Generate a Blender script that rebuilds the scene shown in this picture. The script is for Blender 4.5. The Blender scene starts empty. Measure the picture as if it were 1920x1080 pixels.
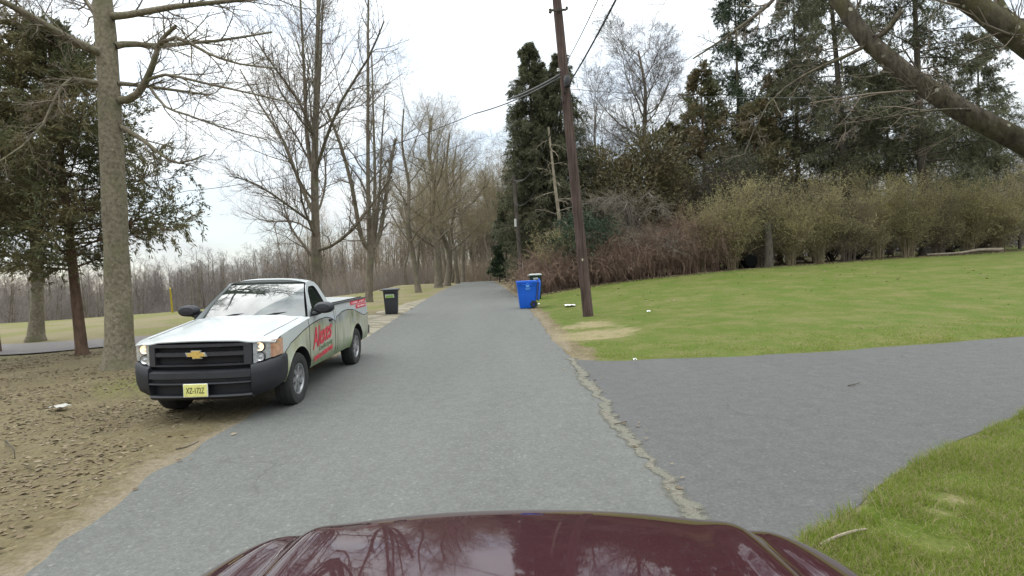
import bpy, bmesh, math
import numpy as np
from mathutils import Matrix, Vector

# ------------------------------------------------------------------ camera, sky, sun, exposure
SC = bpy.context.scene
COL = SC.collection
F_PX = 1030.0
PITCH = math.radians(2.23)
ROLL = math.radians(2.6)
CAM_H = 1.8
_f = np.array([0, math.cos(PITCH), -math.sin(PITCH)])
_r0 = np.array([1.0, 0, 0]); _u0 = np.cross(_r0, _f)
_r = math.cos(ROLL) * _r0 - math.sin(ROLL) * _u0
_u = math.sin(ROLL) * _r0 + math.cos(ROLL) * _u0
cam_d = bpy.data.cameras.new("camera")
cam = bpy.data.objects.new("camera", cam_d)
COL.objects.link(cam)
M = Matrix.Identity(4)
for i in range(3):
    M[i][0] = _r[i]; M[i][1] = _u[i]; M[i][2] = -_f[i]
M[2][3] = CAM_H
cam.matrix_world = M
cam_d.sensor_width = 36.0
cam_d.lens = F_PX / 1920 * 36.0
cam_d.clip_start = 0.05
cam_d.clip_end = 3000
SC.camera = cam

SUN_EL, SUN_AZ = math.radians(52), math.radians(-60)     # azimuth from +y towards +x
world = bpy.data.worlds.new("World"); SC.world = world
world.use_nodes = True
wn, wl = world.node_tree.nodes, world.node_tree.links
wn.clear()
wo = wn.new("ShaderNodeOutputWorld"); bg = wn.new("ShaderNodeBackground")
sky = wn.new("ShaderNodeTexSky"); sky.sky_type = 'NISHITA'; sky.sun_disc = False
sky.sun_elevation = SUN_EL; sky.sun_rotation = SUN_AZ
sky.air_density = 1.0; sky.dust_density = 0.3
tc = wn.new("ShaderNodeTexCoord"); sep = wn.new("ShaderNodeSeparateXYZ")
wl.new(tc.outputs["Generated"], sep.inputs[0])
def wmath(op, a, b=None, c=None, clamp=False):
    n = wn.new("ShaderNodeMath"); n.operation = op; n.use_clamp = clamp
    for i, v in enumerate((a, b, c)):
        if v is None: continue
        if isinstance(v, (int, float)): n.inputs[i].default_value = v
        else: wl.new(v, n.inputs[i])
    return n.outputs[0]
zc = wmath('MAXIMUM', sep.outputs[2], 0.0)
mp = wn.new("ShaderNodeMapping"); mp.inputs['Scale'].default_value = (1.3, 1.3, 4.2)
mp.inputs['Location'].default_value = (3.1, 0.7, 0.2)
wl.new(tc.outputs["Generated"], mp.inputs[0])
nz = wn.new("ShaderNodeTexNoise"); nz.inputs['Scale'].default_value = 1.7; nz.inputs['Detail'].default_value = 7
nz.inputs['Roughness'].default_value = 0.55
wl.new(mp.outputs[0], nz.inputs[0])
# overcast brightness rises towards the zenith
lum = wmath('MULTIPLY_ADD', wmath('POWER', zc, 1.3), 18.0, 3.9)
lum = wmath('MULTIPLY', lum, wmath('MULTIPLY_ADD', nz.outputs[0], 0.5, 0.75))
cl = wn.new("ShaderNodeCombineXYZ")
wl.new(wmath('MULTIPLY', lum, 0.94), cl.inputs[0]); wl.new(wmath('MULTIPLY', lum, 0.985), cl.inputs[1]); wl.new(lum, cl.inputs[2])
ramp = wn.new("ShaderNodeMapRange"); ramp.inputs['From Min'].default_value = 0.36; ramp.inputs['From Max'].default_value = 0.56
ramp.inputs['To Min'].default_value = 0.6; ramp.inputs['To Max'].default_value = 1.0
wl.new(nz.outputs[0], ramp.inputs[0])
mixw = wn.new("ShaderNodeMix"); mixw.data_type = 'RGBA'
wl.new(ramp.outputs[0], mixw.inputs[0]); wl.new(sky.outputs[0], mixw.inputs[6]); wl.new(cl.outputs[0], mixw.inputs[7])
wl.new(mixw.outputs[2], bg.inputs[0]); bg.inputs[1].default_value = 0.1
wl.new(bg.outputs[0], wo.inputs[0])

sun_d = bpy.data.lights.new("sun", 'SUN'); sun_d.energy = 0.9; sun_d.angle = math.radians(55); sun_d.color = (1, 0.965, 0.91)
sun = bpy.data.objects.new("sun", sun_d); COL.objects.link(sun)
_sd = Vector((math.cos(SUN_EL) * math.sin(SUN_AZ), math.cos(SUN_EL) * math.cos(SUN_AZ), math.sin(SUN_EL)))
sun.rotation_euler = _sd.to_track_quat('Z', 'Y').to_euler()
SC.view_settings.view_transform = 'Standard'; SC.view_settings.look = 'None'
SC.view_settings.exposure = 1.0; SC.view_settings.gamma = 1.0; SC.view_settings.use_curve_mapping = False
SC.cycles.max_bounces = 6; SC.cycles.transparent_max_bounces = 12; SC.cycles.use_denoising = True
SC.cycles.diffuse_bounces = 3; SC.cycles.glossy_bounces = 3

RNG = np.random.default_rng(7)
def ray(px, py):
    d = (px - 960) / F_PX * _r - (py - 540) / F_PX * _u + _f
    return d / d[1]
def at(px, py, y):                       # point at distance y ahead seen at that pixel of the survey photo
    return np.array([0, 0, CAM_H]) + ray(px, py) * y

# ------------------------------------------------------------------ materials
def nodes_of(name):
    m = bpy.data.materials.new(name); m.use_nodes = True
    nt = m.node_tree
    return m, nt, nt.nodes['Principled BSDF']
def mapped(nt, scale=1.0, kind='Object', stretch=None):
    t = nt.nodes.new("ShaderNodeTexCoord")
    o = t.outputs[kind]
    if stretch:
        mpn = nt.nodes.new("ShaderNodeMapping"); mpn.inputs['Scale'].default_value = stretch
        nt.links.new(o, mpn.inputs[0]); o = mpn.outputs[0]
    return o
def noise(nt, vec, scale, detail=4, rough=0.55):
    n = nt.nodes.new("ShaderNodeTexNoise"); n.inputs['Scale'].default_value = scale
    n.inputs['Detail'].default_value = detail; n.inputs['Roughness'].default_value = rough
    nt.links.new(vec, n.inputs['Vector']); return n.outputs[0]
def cramp(nt, fac, stops):
    c = nt.nodes.new("ShaderNodeValToRGB"); e = c.color_ramp.elements
    while len(e) < len(stops): e.new(0.5)
    for i, (p, col) in enumerate(stops):
        e[i].position = p; e[i].color = (*col, 1)
    nt.links.new(fac, c.inputs[0]); return c.outputs[0]
def cmix(nt, fac, a, b, mode='MIX'):
    n = nt.nodes.new("ShaderNodeMix"); n.data_type = 'RGBA'; n.blend_type = mode
    for i, v in ((0, fac), (6, a), (7, b)):
        if isinstance(v, (int, float)): n.inputs[i].default_value = v
        elif isinstance(v, tuple): n.inputs[i].default_value = (*v, 1)
        else: nt.links.new(v, n.inputs[i])
    return n.outputs[2]
def mrange(nt, v, a, b, c=0.0, d=1.0):
    n = nt.nodes.new("ShaderNodeMapRange"); nt.links.new(v, n.inputs[0])
    for i, x in zip((1, 2, 3, 4), (a, b, c, d)): n.inputs[i].default_value = x
    return n.outputs[0]
def nmath(nt, op, a, b=None):
    n = nt.nodes.new("ShaderNodeMath"); n.operation = op
    for i, v in enumerate((a, b)):
        if v is None: continue
        if isinstance(v, (int, float)): n.inputs[i].default_value = v
        else: nt.links.new(v, n.inputs[i])
    return n.outputs[0]
def bump(nt, bs, h, strength=0.3, dist=0.02):
    b = nt.nodes.new("ShaderNodeBump"); b.inputs['Strength'].default_value = strength; b.inputs['Distance'].default_value = dist
    nt.links.new(h, b.inputs['Height']); nt.links.new(b.outputs[0], bs.inputs['Normal'])
def plain(name, col, rough=0.5, metal=0.0, coat=0.0, var=0.12, vscale=6.0, spec=None, emit=None, ior=None):
    m, nt, bs = nodes_of(name)
    v = mapped(nt)
    f = noise(nt, v, vscale, 5)
    a = tuple(c * (1 - var) for c in col); b = tuple(min(1, c * (1 + var)) for c in col)
    nt.links.new(cramp(nt, f, ((0.3, a), (0.7, b))), bs.inputs['Base Color'])
    bs.inputs['Roughness'].default_value = rough; bs.inputs['Metallic'].default_value = metal
    bs.inputs['Coat Weight'].default_value = coat; bs.inputs['Coat Roughness'].default_value = 0.04
    if ior: bs.inputs['IOR'].default_value = ior
    if spec is not None: bs.inputs['Specular IOR Level'].default_value = spec
    if emit:
        bs.inputs['Emission Color'].default_value = (*emit[:3], 1); bs.inputs['Emission Strength'].default_value = emit[3]
    return m
def bark(name, dark, light, moss=None, scale=9.0, spots=None, ridge=0.5, st=0.28):
    m, nt, bs = nodes_of(name)
    v = mapped(nt, stretch=(1, 1, st))
    v2 = mapped(nt)
    f = noise(nt, v, scale, 8, 0.65)
    col = cramp(nt, f, ((0.3, dark), (0.62, light)))
    big = noise(nt, v2, 1.1, 3)
    col = cmix(nt, mrange(nt, big, 0.4, 0.7, 0, 0.5), col, tuple(x * 0.62 for x in dark))
    if moss:
        col = cmix(nt, mrange(nt, noise(nt, v2, 2.3, 5), 0.5, 0.68, 0, 0.75), col, moss)
    if spots:
        vo = nt.nodes.new("ShaderNodeTexVoronoi"); vo.inputs['Scale'].default_value = spots[1]; nt.links.new(v2, vo.inputs['Vector'])
        wob = nmath(nt, 'ADD', vo.outputs['Distance'], nmath(nt, 'MULTIPLY', noise(nt, v2, spots[1] * 2.5, 3), 0.25))
        few = mrange(nt, noise(nt, v2, spots[1] * 0.4, 1), 0.44, 0.5)
        msk = nmath(nt, 'MULTIPLY', mrange(nt, wob, spots[2], spots[2] - 0.06), few)
        col = cmix(nt, msk, col, spots[0])
    nt.links.new(col, bs.inputs['Base Color']); bs.inputs['Roughness'].default_value = 0.95
    bs.inputs['Specular IOR Level'].default_value = 0.2
    bump(nt, bs, f, ridge, 0.04)
    return m
def leafy(name, dark, light, trans=0.15, rough=0.6, third=None, clump=0.5):
    m, nt, bs = nodes_of(name)
    g = nt.nodes.new("ShaderNodeNewGeometry")
    col = cramp(nt, g.outputs['Random Per Island'], ((0.1, dark), (0.9, light)))
    n = noise(nt, mapped(nt), clump, 3)
    col = cmix(nt, mrange(nt, n, 0.42, 0.62), col, third if third else dark) if third else cmix(nt, mrange(nt, n, 0.35, 0.65, 0, 0.5), col, tuple(x * 0.75 for x in dark))
    nt.links.new(col, bs.inputs['Base Color']); bs.inputs['Roughness'].default_value = rough
    bs.inputs['Specular IOR Level'].default_value = 0.25
    if trans:
        tr = nt.nodes.new("ShaderNodeBsdfTranslucent"); nt.links.new(col, tr.inputs[0])
        mx = nt.nodes.new("ShaderNodeMixShader"); mx.inputs[0].default_value = trans
        nt.links.new(bs.outputs[0], mx.inputs[1]); nt.links.new(tr.outputs[0], mx.inputs[2])
        nt.links.new(mx.outputs[0], nt.nodes['Material Output'].inputs[0])
    return m

# ------------------------------------------------------------------ object helpers
def tag(o, label=None, cat=None, group=None, kind=None):
    if label: o["label"] = label
    if cat: o["category"] = cat
    if group: o["group"] = group
    if kind: o["kind"] = kind
    return o
def empty(name, loc, label, cat, group=None, rot=(0, 0, 0)):
    o = bpy.data.objects.new(name, None); COL.objects.link(o)
    o.location = [float(x) for x in loc]; o.rotation_euler = rot; o.empty_display_size = 0.3
    return tag(o, label, cat, group)
def link_mesh(name, me, parent=None, mats=()):
    for m in mats: me.materials.append(m)
    o = bpy.data.objects.new(name, me); COL.objects.link(o)
    if parent: o.parent = parent
    return o
def mesh_np(name, V, Fq, mats, parent=None, smooth=True, midx=None, angle=None):
    """V (n,3); Fq list of arrays, each (m,k) with k corners."""
    if not isinstance(Fq, (list, tuple)): Fq = [Fq]
    Fq = [np.asarray(f, dtype=np.int32) for f in Fq if len(f)]
    me = bpy.data.meshes.new(name)
    V = np.asarray(V, dtype=np.float32)
    me.vertices.add(len(V)); me.vertices.foreach_set("co", V.ravel())
    loops = np.concatenate([f.ravel() for f in Fq])
    tot = np.concatenate([np.full(len(f), f.shape[1], dtype=np.int32) for f in Fq])
    st = np.concatenate([[0], np.cumsum(tot)[:-1]]).astype(np.int32)
    me.loops.add(len(loops)); me.loops.foreach_set("vertex_index", loops)
    me.polygons.add(len(tot)); me.polygons.foreach_set("loop_start", st); me.polygons.foreach_set("loop_total", tot)
    if midx is not None: me.polygons.foreach_set("material_index", np.asarray(midx, dtype=np.int32))
    me.update(calc_edges=True); me.validate()
    if smooth:
        me.polygons.foreach_set("use_smooth", np.ones(len(me.polygons), dtype=bool))
        if angle: me.set_sharp_from_angle(angle=math.radians(angle))
    return link_mesh(name, me, parent, mats if isinstance(mats, (list, tuple)) else [mats])
class MB:
    """collects pieces of one mesh part"""
    def __init__(s): s.V = []; s.F = []; s.M = []; s.n = 0
    def add(s, V, faces, m=0):
        V = np.asarray(V, dtype=float).reshape(-1, 3)
        s.V.append(V)
        for f in faces: s.F.append([int(i) + s.n for i in f]); s.M.append(m)
        s.n += len(V)
    def grid(s, P, m=0, flip=False, mfun=None):
        a, b = P.shape[:2]; I = np.arange(a * b).reshape(a, b)
        q = np.stack([I[:-1, :-1], I[1:, :-1], I[1:, 1:], I[:-1, 1:]], -1)
        if flip: q = q[..., ::-1]
        s.V.append(P.reshape(-1, 3))
        for i in range(a - 1):
            for j in range(b - 1):
                s.F.append([int(x) + s.n for x in q[i, j]]); s.M.append(mfun(i, j) if mfun else m)
        s.n += a * b
    def box(s, c, size, m=0, R=None, taper=None):
        x, y, z = [v / 2 for v in size]
        V = np.array([(-x, -y, -z), (x, -y, -z), (x, y, -z), (-x, y, -z), (-x, -y, z), (x, -y, z), (x, y, z), (-x, y, z)])
        if taper: V[:4, 0] *= taper[0]; V[:4, 1] *= taper[1]
        if R is not None: V = V @ np.asarray(R).T
        s.add(V + np.array(c), [(3, 2, 1, 0), (4, 5, 6, 7), (0, 1, 5, 4), (1, 2, 6, 5), (2, 3, 7, 6), (3, 0, 4, 7)], m)
    def lathe(s, prof, c=(0, 0, 0), axis='z', n=24, m=0):
        a = np.linspace(0, 2 * math.pi, n, endpoint=False)
        V = []
        for r, h in prof:
            for t in a:
                p = (r * math.cos(t), r * math.sin(t), h)
                if axis == 'y': p = (p[0], p[2], p[1])
                if axis == 'x': p = (p[2], p[0], p[1])
                V.append(p)
        fs = []
        for i in range(len(prof) - 1):
            for j in range(n):
                k = (j + 1) % n
                fs.append((i * n + j, i * n + k, (i + 1) * n + k, (i + 1) * n + j))
        s.add(np.array(V) + np.array(c), fs, m)
    def disc(s, pts, m=0):
        s.add(pts, [list(range(len(pts)))], m)
    def tube(s, pts, rad, sides=8, m=0, cap=True):
        pts = np.asarray(pts, float); K = len(pts)
        rad = np.broadcast_to(np.asarray(rad, float), (K,))
        V, Fc = tubes_np(pts[None], rad[None], sides)
        faces = [list(f) for f in Fc]
        if cap: faces += [list(range(sides))[::-1], list(range((K - 1) * sides, K * sides))]
        s.add(V, faces, m)
    def build(s, name, mats, parent=None, smooth=True, angle=35, bevel=None):
        me = bpy.data.meshes.new(name)
        me.from_pydata([tuple(v) for v in np.concatenate(s.V)], [], s.F)
        me.polygons.foreach_set("material_index", np.array(s.M, dtype=np.int32))
        if smooth:
            me.polygons.foreach_set("use_smooth", np.ones(len(me.polygons), dtype=bool)); me.set_sharp_from_angle(angle=math.radians(angle))
        me.update()
        o = link_mesh(name, me, parent, mats if isinstance(mats, (list, tuple)) else [mats])
        if bevel:
            b = o.modifiers.new("bevel", 'BEVEL'); b.width = bevel; b.segments = 3; b.limit_method = 'ANGLE'; b.angle_limit = math.radians(40)
        return o
def tubes_np(P, R, sides):
    N, K, _ = P.shape
    T = np.empty_like(P); T[:, 1:-1] = P[:, 2:] - P[:, :-2]; T[:, 0] = P[:, 1] - P[:, 0]; T[:, -1] = P[:, -1] - P[:, -2]
    T /= np.linalg.norm(T, axis=2, keepdims=True) + 1e-9
    m = T.mean(1); ref = np.where(np.abs(m[:, 2:3]) > 0.8, np.array([[1.0, 0, 0]]), np.array([[0, 0, 1.0]]))
    U = np.cross(T, ref[:, None, :]); U /= np.linalg.norm(U, axis=2, keepdims=True) + 1e-9
    W = np.cross(T, U)
    a = np.linspace(0, 2 * np.pi, sides, endpoint=False)
    V = P[:, :, None, :] + R[:, :, None, None] * (np.cos(a)[None, None, :, None] * U[:, :, None, :] + np.sin(a)[None, None, :, None] * W[:, :, None, :])
    I = np.arange(N * K * sides).reshape(N, K, sides)
    J = np.roll(I, -1, axis=2)
    q = np.stack([I[:, :-1], J[:, :-1], J[:, 1:], I[:, 1:]], -1).reshape(-1, 4)
    return V.reshape(-1, 3), q
def text_mesh(s, size, extrude=0.002, shear=0.0, space=1.0, offset=0.0):
    c = bpy.data.curves.new("lettering", 'FONT'); c.body = s; c.size = size; c.extrude = extrude; c.shear = shear
    c.space_character = space; c.align_x = 'CENTER'; c.align_y = 'CENTER'; c.offset = offset; c.resolution_u = 3
    o = bpy.data.objects.new("lettering", c); COL.objects.link(o)
    bpy.context.view_layer.update()
    me = bpy.data.meshes.new_from_object(o.evaluated_get(bpy.context.evaluated_depsgraph_get()))
    bpy.data.objects.remove(o)
    return me
def place_text(s, name, size, mat, parent, origin, xdir, ydir, squash=1.0, width=None, **kw):
    me = text_mesh(s, size, **kw)
    X = np.array(xdir, float); X /= np.linalg.norm(X); Y = np.array(ydir, float); Y /= np.linalg.norm(Y); Z = np.cross(X, Y)
    co = np.empty(len(me.vertices) * 3, dtype=np.float32); me.vertices.foreach_get("co", co); co = co.reshape(-1, 3)
    if width: co[:, 0] *= width / (co[:, 0].max() - co[:, 0].min())
    co[:, 1] *= squash
    P = np.array(origin) + co[:, :1] * X + co[:, 1:2] * Y + co[:, 2:] * Z
    me.vertices.foreach_set("co", P.astype(np.float32).ravel()); me.update()
    return link_mesh(name, me, parent, [mat])
def sstep(x, a, b):
    t = np.clip((np.asarray(x, float) - a) / (b - a), 0, 1); return t * t * (3 - 2 * t)
def vnoise(x, y, s, seed=0):
    """smooth value noise in numpy"""
    x = np.asarray(x, float) * s + 1000; y = np.asarray(y, float) * s + 1000
    xi, yi = np.floor(x).astype(int), np.floor(y).astype(int); fx, fy = x - xi, y - yi
    def h(i, j):
        n = (i * 374761393 + j * 668265263 + seed * 144665) & 0x7fffffff
        n = ((n ^ (n >> 13)) * 1274126177) & 0x7fffffff
        return ((n ^ (n >> 16)) & 0xffff) / 65535.0
    fx = fx * fx * (3 - 2 * fx); fy = fy * fy * (3 - 2 * fy)
    return (h(xi, yi) * (1 - fx) + h(xi + 1, yi) * fx) * (1 - fy) + (h(xi, yi + 1) * (1 - fx) + h(xi + 1, yi + 1) * fx) * fy
# ------------------------------------------------------------------ terrain
LE = np.array([(-3.0, -12), (-3.05, 0), (-3.17, 3.6), (-3.3, 4.3), (-3.42, 5.1), (-3.52, 7.3), (-3.68, 9.1), (-3.95, 12.3), (-4.4, 18.7), (-5.15, 30), (-5.98, 47), (-6.4, 61), (-6.6, 72), (-8.5, 90), (-13, 110), (-22, 130)])
RE = np.array([(1.3, -12), (1.22, 0), (1.2, 3.7), (1.14, 5.6), (1.1, 7.4), (1.06, 10), (0.9, 12.9), (0.74, 20), (0.55, 26), (-0.05, 37), (-1.1, 54), (-2.1, 67), (-2.5, 72), (-4.5, 90), (-9, 110), (-18, 130)])
def lx(y): return np.interp(y, LE[:, 1], LE[:, 0])
def rx(y): return np.interp(y, RE[:, 1], RE[:, 0])
CR = np.array([(-140, 10), (-60, 24), (-27, 28.8), (-19.8, 32.5), (-13.2, 51), (-15, 75), (-16.5, 110), (-18, 200)])
def crest(y): return np.interp(y, CR[:, 1], CR[:, 0])
def zg(x, y):
    x = np.asarray(x, float); y = np.asarray(y, float)
    z = np.zeros(np.broadcast(x, y).shape)
    d = crest(y) - x                                                     # beyond the brow of the field
    dd = np.where(y > 10, d, -1) * 0.75
    z = z - 9.0 * (1 - np.exp(-np.maximum(dd, 0) / 9.0 * 0.27)) * 1.0 - 0.0
    g = 1.0 - np.exp(-np.maximum(x - rx(y) - 0.6, 0) / 6.0)
    z = z + g * sstep(y, 10.5, 33) * (1.0 + 0.012 * np.maximum(x, 0)) * (1 - sstep(y, 70, 120))
    far = np.maximum(y - 73, 0)
    z = z - np.minimum(0.045 * far, 3.0) * sstep(d, 12, -2)
    off = np.where((x < lx(y) - 0.5) | (x > rx(y) + 0.5), 1.0, 0.0) * np.where((x > 1) & (y < 11), 0.0, 1.0) * sstep(np.minimum(np.abs(x - lx(y)), np.abs(x - rx(y))), 0.5, 3)
    z = z + off * 0.10 * (vnoise(x, y, 0.22, 3) - 0.5)
    return z
def axis(breaks):
    out = []
    for a, b, s in breaks: out.append(np.arange(a, b, s))
    out.append([breaks[-1][1]]); return np.concatenate(out)
GX = axis([(-700, -200, 50), (-200, -60, 7), (-60, -20, 1.2), (-20, -8, 0.3), (-8, 8, 0.16), (8, 20, 0.35), (20, 60, 1.5), (60, 200, 8), (200, 700, 50)])
GY = axis([(-60, -8, 8), (-8, 0, 1), (0, 14, 0.16), (14, 36, 0.3), (36, 80, 0.8), (80, 160, 4), (160, 800, 40)])
DRV_FAR = np.array([(0.9, 10.9), (1.2, 10.2), (1.6, 9.98), (2.1, 9.92), (4.2, 9.8), (6.2, 9.97), (9.8, 10.5), (14, 11.3), (34, 15)])
DRV_NEAR = np.array([(1.1, 2.6), (1.5, 3.1), (1.75, 3.41), (2.34, 3.8), (3.15, 4.42), (4.04, 4.98), (5.3, 5.7), (7.5, 6.6), (11, 7.6), (34, 11)])
def dfar(x): return np.interp(x, DRV_FAR[:, 0], DRV_FAR[:, 1])
def dnear(x): return np.interp(x, DRV_NEAR[:, 0], DRV_NEAR[:, 1])
HEDGE = np.array([(-1.2, 29.5), (1.0, 30.2), (2.5, 30.5), (6, 31.0), (14, 31.5), (29, 32.5), (50, 34)])
def hedge_y(x): return np.interp(x, HEDGE[:, 0], HEDGE[:, 1])
PATH = np.array([(-60, 14.2), (-30, 15.0), (-16, 15.9), (-13, 16.3), (-11.4, 17.0), (-9.5, 18.2), (-7.5, 19.5), (-4.2, 20.4)])

def ground_masks(X, Y):
    n1 = vnoise(X, Y, 1.3, 5) - 0.5; n2 = vnoise(X, Y, 0.35, 9) - 0.5; n3 = vnoise(X, Y, 4.0, 15) - 0.5
    dr = X - rx(Y); dl = lx(Y) - X
    right = sstep(dr + 0.35 * n1 + 0.2 * n3, 0.25, 0.75)
    hed = sstep(Y - hedge_y(X) + 0.7 * n1 + 0.5 * n3, -0.3, 0.5)
    grass = right * (1 - hed)
    grass = np.maximum(grass, right * sstep(Y, 33, 36) * sstep(vnoise(X, Y, 0.12, 21), 0.45, 0.6) * sstep(X, 6, 10) * 0.8)
    # bare pale patch round the pole and along the verge
    pole = np.exp(-(((X - 2.0) / 1.0) ** 2 + ((Y - 14.3) / 2.3) ** 2))
    bare = np.clip(pole * 1.25 + 1.2 * n1 * pole * 2 + 0.55 * np.exp(-(((X - 2.95) / .45) ** 2 + ((Y - 3.55) / .5) ** 2)) + .35 * (Y < 8) * (n1 + .1) * (X > 1.5), 0, 1)
    edge_r = np.exp(-np.abs(dr - 0.15) / 0.32) * (dr > -0.5)
    edge_l = np.exp(-np.abs(dl + 0.0) / (0.32 + 0.25 * n2)) * (dl > -0.6)
    sand = np.clip(np.maximum(edge_r * 0.85, edge_l * 1.1) + 0.55 * n1 * (np.maximum(edge_r, edge_l) > .25), 0, 1)
    near_e = np.exp(-np.abs(Y - dnear(X) + .03) / (.07 + .08 * (n1 + .5))) * (X > 1.3) * (Y < 9)
    sand = np.clip(np.maximum(sand, near_e * .85), 0, 1)
    # left side: leafy dirt near the road, dead-grass field beyond
    fld = sstep(dl + 2.5 * n2, 5.5, 10.5) * sstep(Y - 0.2 * (X + 10), 9, 15)
    fld = np.maximum(fld, sstep(Y, 19, 30) * (X < lx(Y)) * 0.75)
    fld = fld * (X < lx(Y)) 
    gleft = (X < lx(Y)) * (0.75 * sstep(vnoise(X, Y, 0.5, 33), 0.40, 0.7) * sstep(Y, 7, 10) + 0.75 * np.exp(-((crest(Y) - X) / 2.6) ** 2) * (X < -18))
    return grass, sand, fld, np.clip(bare, 0, 1), np.clip(gleft, 0, 1)

XX, YY = np.meshgrid(GX, GY, indexing='ij')
ZZ = zg(XX, YY)
onroad = (XX > lx(YY) - 0.05) & (XX < rx(YY) + 0.05)
ondrv = (XX > rx(YY)) & (XX > 1.0) & (YY < dfar(XX)) & (YY > dnear(XX))
_dd = np.where((XX > rx(YY)) & (XX > 1.0), np.maximum(YY - dfar(XX), dnear(XX) - YY), 9.0)
_de = np.minimum(np.where(onroad, 0, np.maximum(lx(YY) - XX, XX - rx(YY))), np.where(ondrv, 0, _dd))
lip = (0.012 + 0.02 * vnoise(XX, YY, 1.7, 4)) * sstep(_de, 0.02, 0.35) * (np.abs(XX) < 40) * sstep(-np.abs(YY - 25), -45, -20)
lip = lip * (YY < 60)
ZZ = ZZ + lip
V = np.stack([XX, YY, ZZ], -1).reshape(-1, 3)
I = np.arange(len(V)).reshape(XX.shape)
Q = np.stack([I[:-1, :-1], I[1:, :-1], I[1:, 1:], I[:-1, 1:]], -1).reshape(-1, 4)

def ground_material():
    m, nt, bs = nodes_of("lawn_and_leafy_soil")
    L = nt.links; v = mapped(nt)
    def att(n):
        a = nt.nodes.new("ShaderNodeAttribute"); a.attribute_name = n; return a.outputs['Fac']
    fine = noise(nt, v, 26, 6, 0.7); med = noise(nt, v, 5, 5, 0.6); big = noise(nt, v, 0.8, 4)
    vo = nt.nodes.new("ShaderNodeTexVoronoi"); vo.inputs['Scale'].default_value = 22; vo.inputs['Randomness'].default_value = 1.0
    wv = nt.nodes.new("ShaderNodeVectorMath"); wv.operation = 'MULTIPLY_ADD'
    nn = nt.nodes.new("ShaderNodeTexNoise"); nn.inputs['Scale'].default_value = 7; L.new(v, nn.inputs['Vector'])
    L.new(nn.outputs[1], wv.inputs[0]); wv.inputs[1].default_value = (0.12, 0.12, 0); L.new(v, wv.inputs[2])
    L.new(wv.outputs[0], vo.inputs['Vector'])
    leaf = cramp(nt, vo.outputs['Color'], ((0.0, (0.066, 0.05, 0.026)), (0.4, (0.105, 0.083, 0.042)), (0.72, (0.138, 0.112, 0.06)), (1.0, (0.19, 0.158, 0.092))))
    soil = cramp(nt, fine, ((0.25, (0.075, 0.06, 0.034)), (0.75, (0.145, 0.12, 0.068))))
    col = cmix(nt, mrange(nt, med, 0.42, 0.6), soil, leaf)
    col = cmix(nt, mrange(nt, big, 0.5, 0.66, 0, 0.55), col, cramp(nt, fine, ((0.3, (0.12, 0.10, 0.055)), (0.8, (0.24, 0.2, 0.12)))))
    fieldc = cramp(nt, fine, ((0.25, (0.105, 0.09, 0.048)), (0.55, (0.17, 0.142, 0.082)), (0.85, (0.25, 0.21, 0.13))))
    fieldc = cmix(nt, mrange(nt, big, 0.45, 0.7, 0, 0.6), fieldc, (0.12, 0.125, 0.045))
    gfac = nmath(nt, 'ADD', att('field'), nmath(nt, 'MULTIPLY', nmath(nt, 'SUBTRACT', med, 0.5), 0.9))
    col = cmix(nt, mrange(nt, gfac, 0.3, 0.65), col, fieldc)
    gr = cramp(nt, fine, ((0.2, (0.032, 0.05, 0.007)), (0.5, (0.066, 0.092, 0.012)), (0.8, (0.115, 0.132, 0.026))))
    gr = cmix(nt, mrange(nt, noise(nt, v, 0.35, 3), 0.4, 0.62, 0, 0.5), gr, cramp(nt, fine, ((0.25, (0.042, 0.07, 0.009)), (0.8, (0.088, 0.125, 0.02)))))
    gr = cmix(nt, mrange(nt, noise(nt, v, 0.9, 9, 0.8), 0.44, 0.64, 0, 0.85), gr, cramp(nt, fine, ((0.25, (0.09, 0.085, 0.028)), (0.8, (0.18, 0.158, 0.066)))))
    gm = nmath(nt, 'ADD', att('grass'), nmath(nt, 'MULTIPLY', nmath(nt, 'SUBTRACT', fine, 0.5), 0.9))
    col = cmix(nt, mrange(nt, gm, 0.35, 0.6), col, gr)
    gl = nmath(nt, 'ADD', att('greenleft'), nmath(nt, 'MULTIPLY', nmath(nt, 'SUBTRACT', med, 0.5), 0.7))
    col = cmix(nt, mrange(nt, gl, 0.35, 0.75, 0, 0.75), col, cramp(nt, fine, ((0.25, (0.07, 0.08, 0.018)), (0.8, (0.17, 0.165, 0.055)))))
    sandc = cramp(nt, fine, ((0.2, (0.10, 0.08, 0.052)), (0.5, (0.165, 0.137, 0.095)), (0.8, (0.25, 0.215, 0.155))))
    sm = nmath(nt, 'ADD', att('sand'), nmath(nt, 'MULTIPLY', nmath(nt, 'SUBTRACT', noise(nt, v, 7, 7, 0.75), 0.5), 1.9))
    col = cmix(nt, mrange(nt, sm, 0.4, 0.8), col, sandc)
    strawc = cramp(nt, fine, ((0.2, (0.10, 0.085, 0.04)), (0.8, (0.31, 0.255, 0.15))))
    bm = nmath(nt, 'ADD', att('bare'), nmath(nt, 'MULTIPLY', nmath(nt, 'SUBTRACT', noise(nt, v, 3.0, 6, 0.75), 0.5), 2.2))
    col = cmix(nt, mrange(nt, bm, 0.45, 0.95, 0, 0.9), col, strawc)
    L.new(col, bs.inputs['Base Color']); bs.inputs['Roughness'].default_value = 0.95; bs.inputs['Specular IOR Level'].default_value = 0.15
    bump(nt, bs, nmath(nt, 'ADD', fine, nmath(nt, 'MULTIPLY', vo.outputs['Distance'], 0.6)), 0.7, 0.03)
    return m
ground = mesh_np("ground", V, Q, ground_material())
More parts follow.
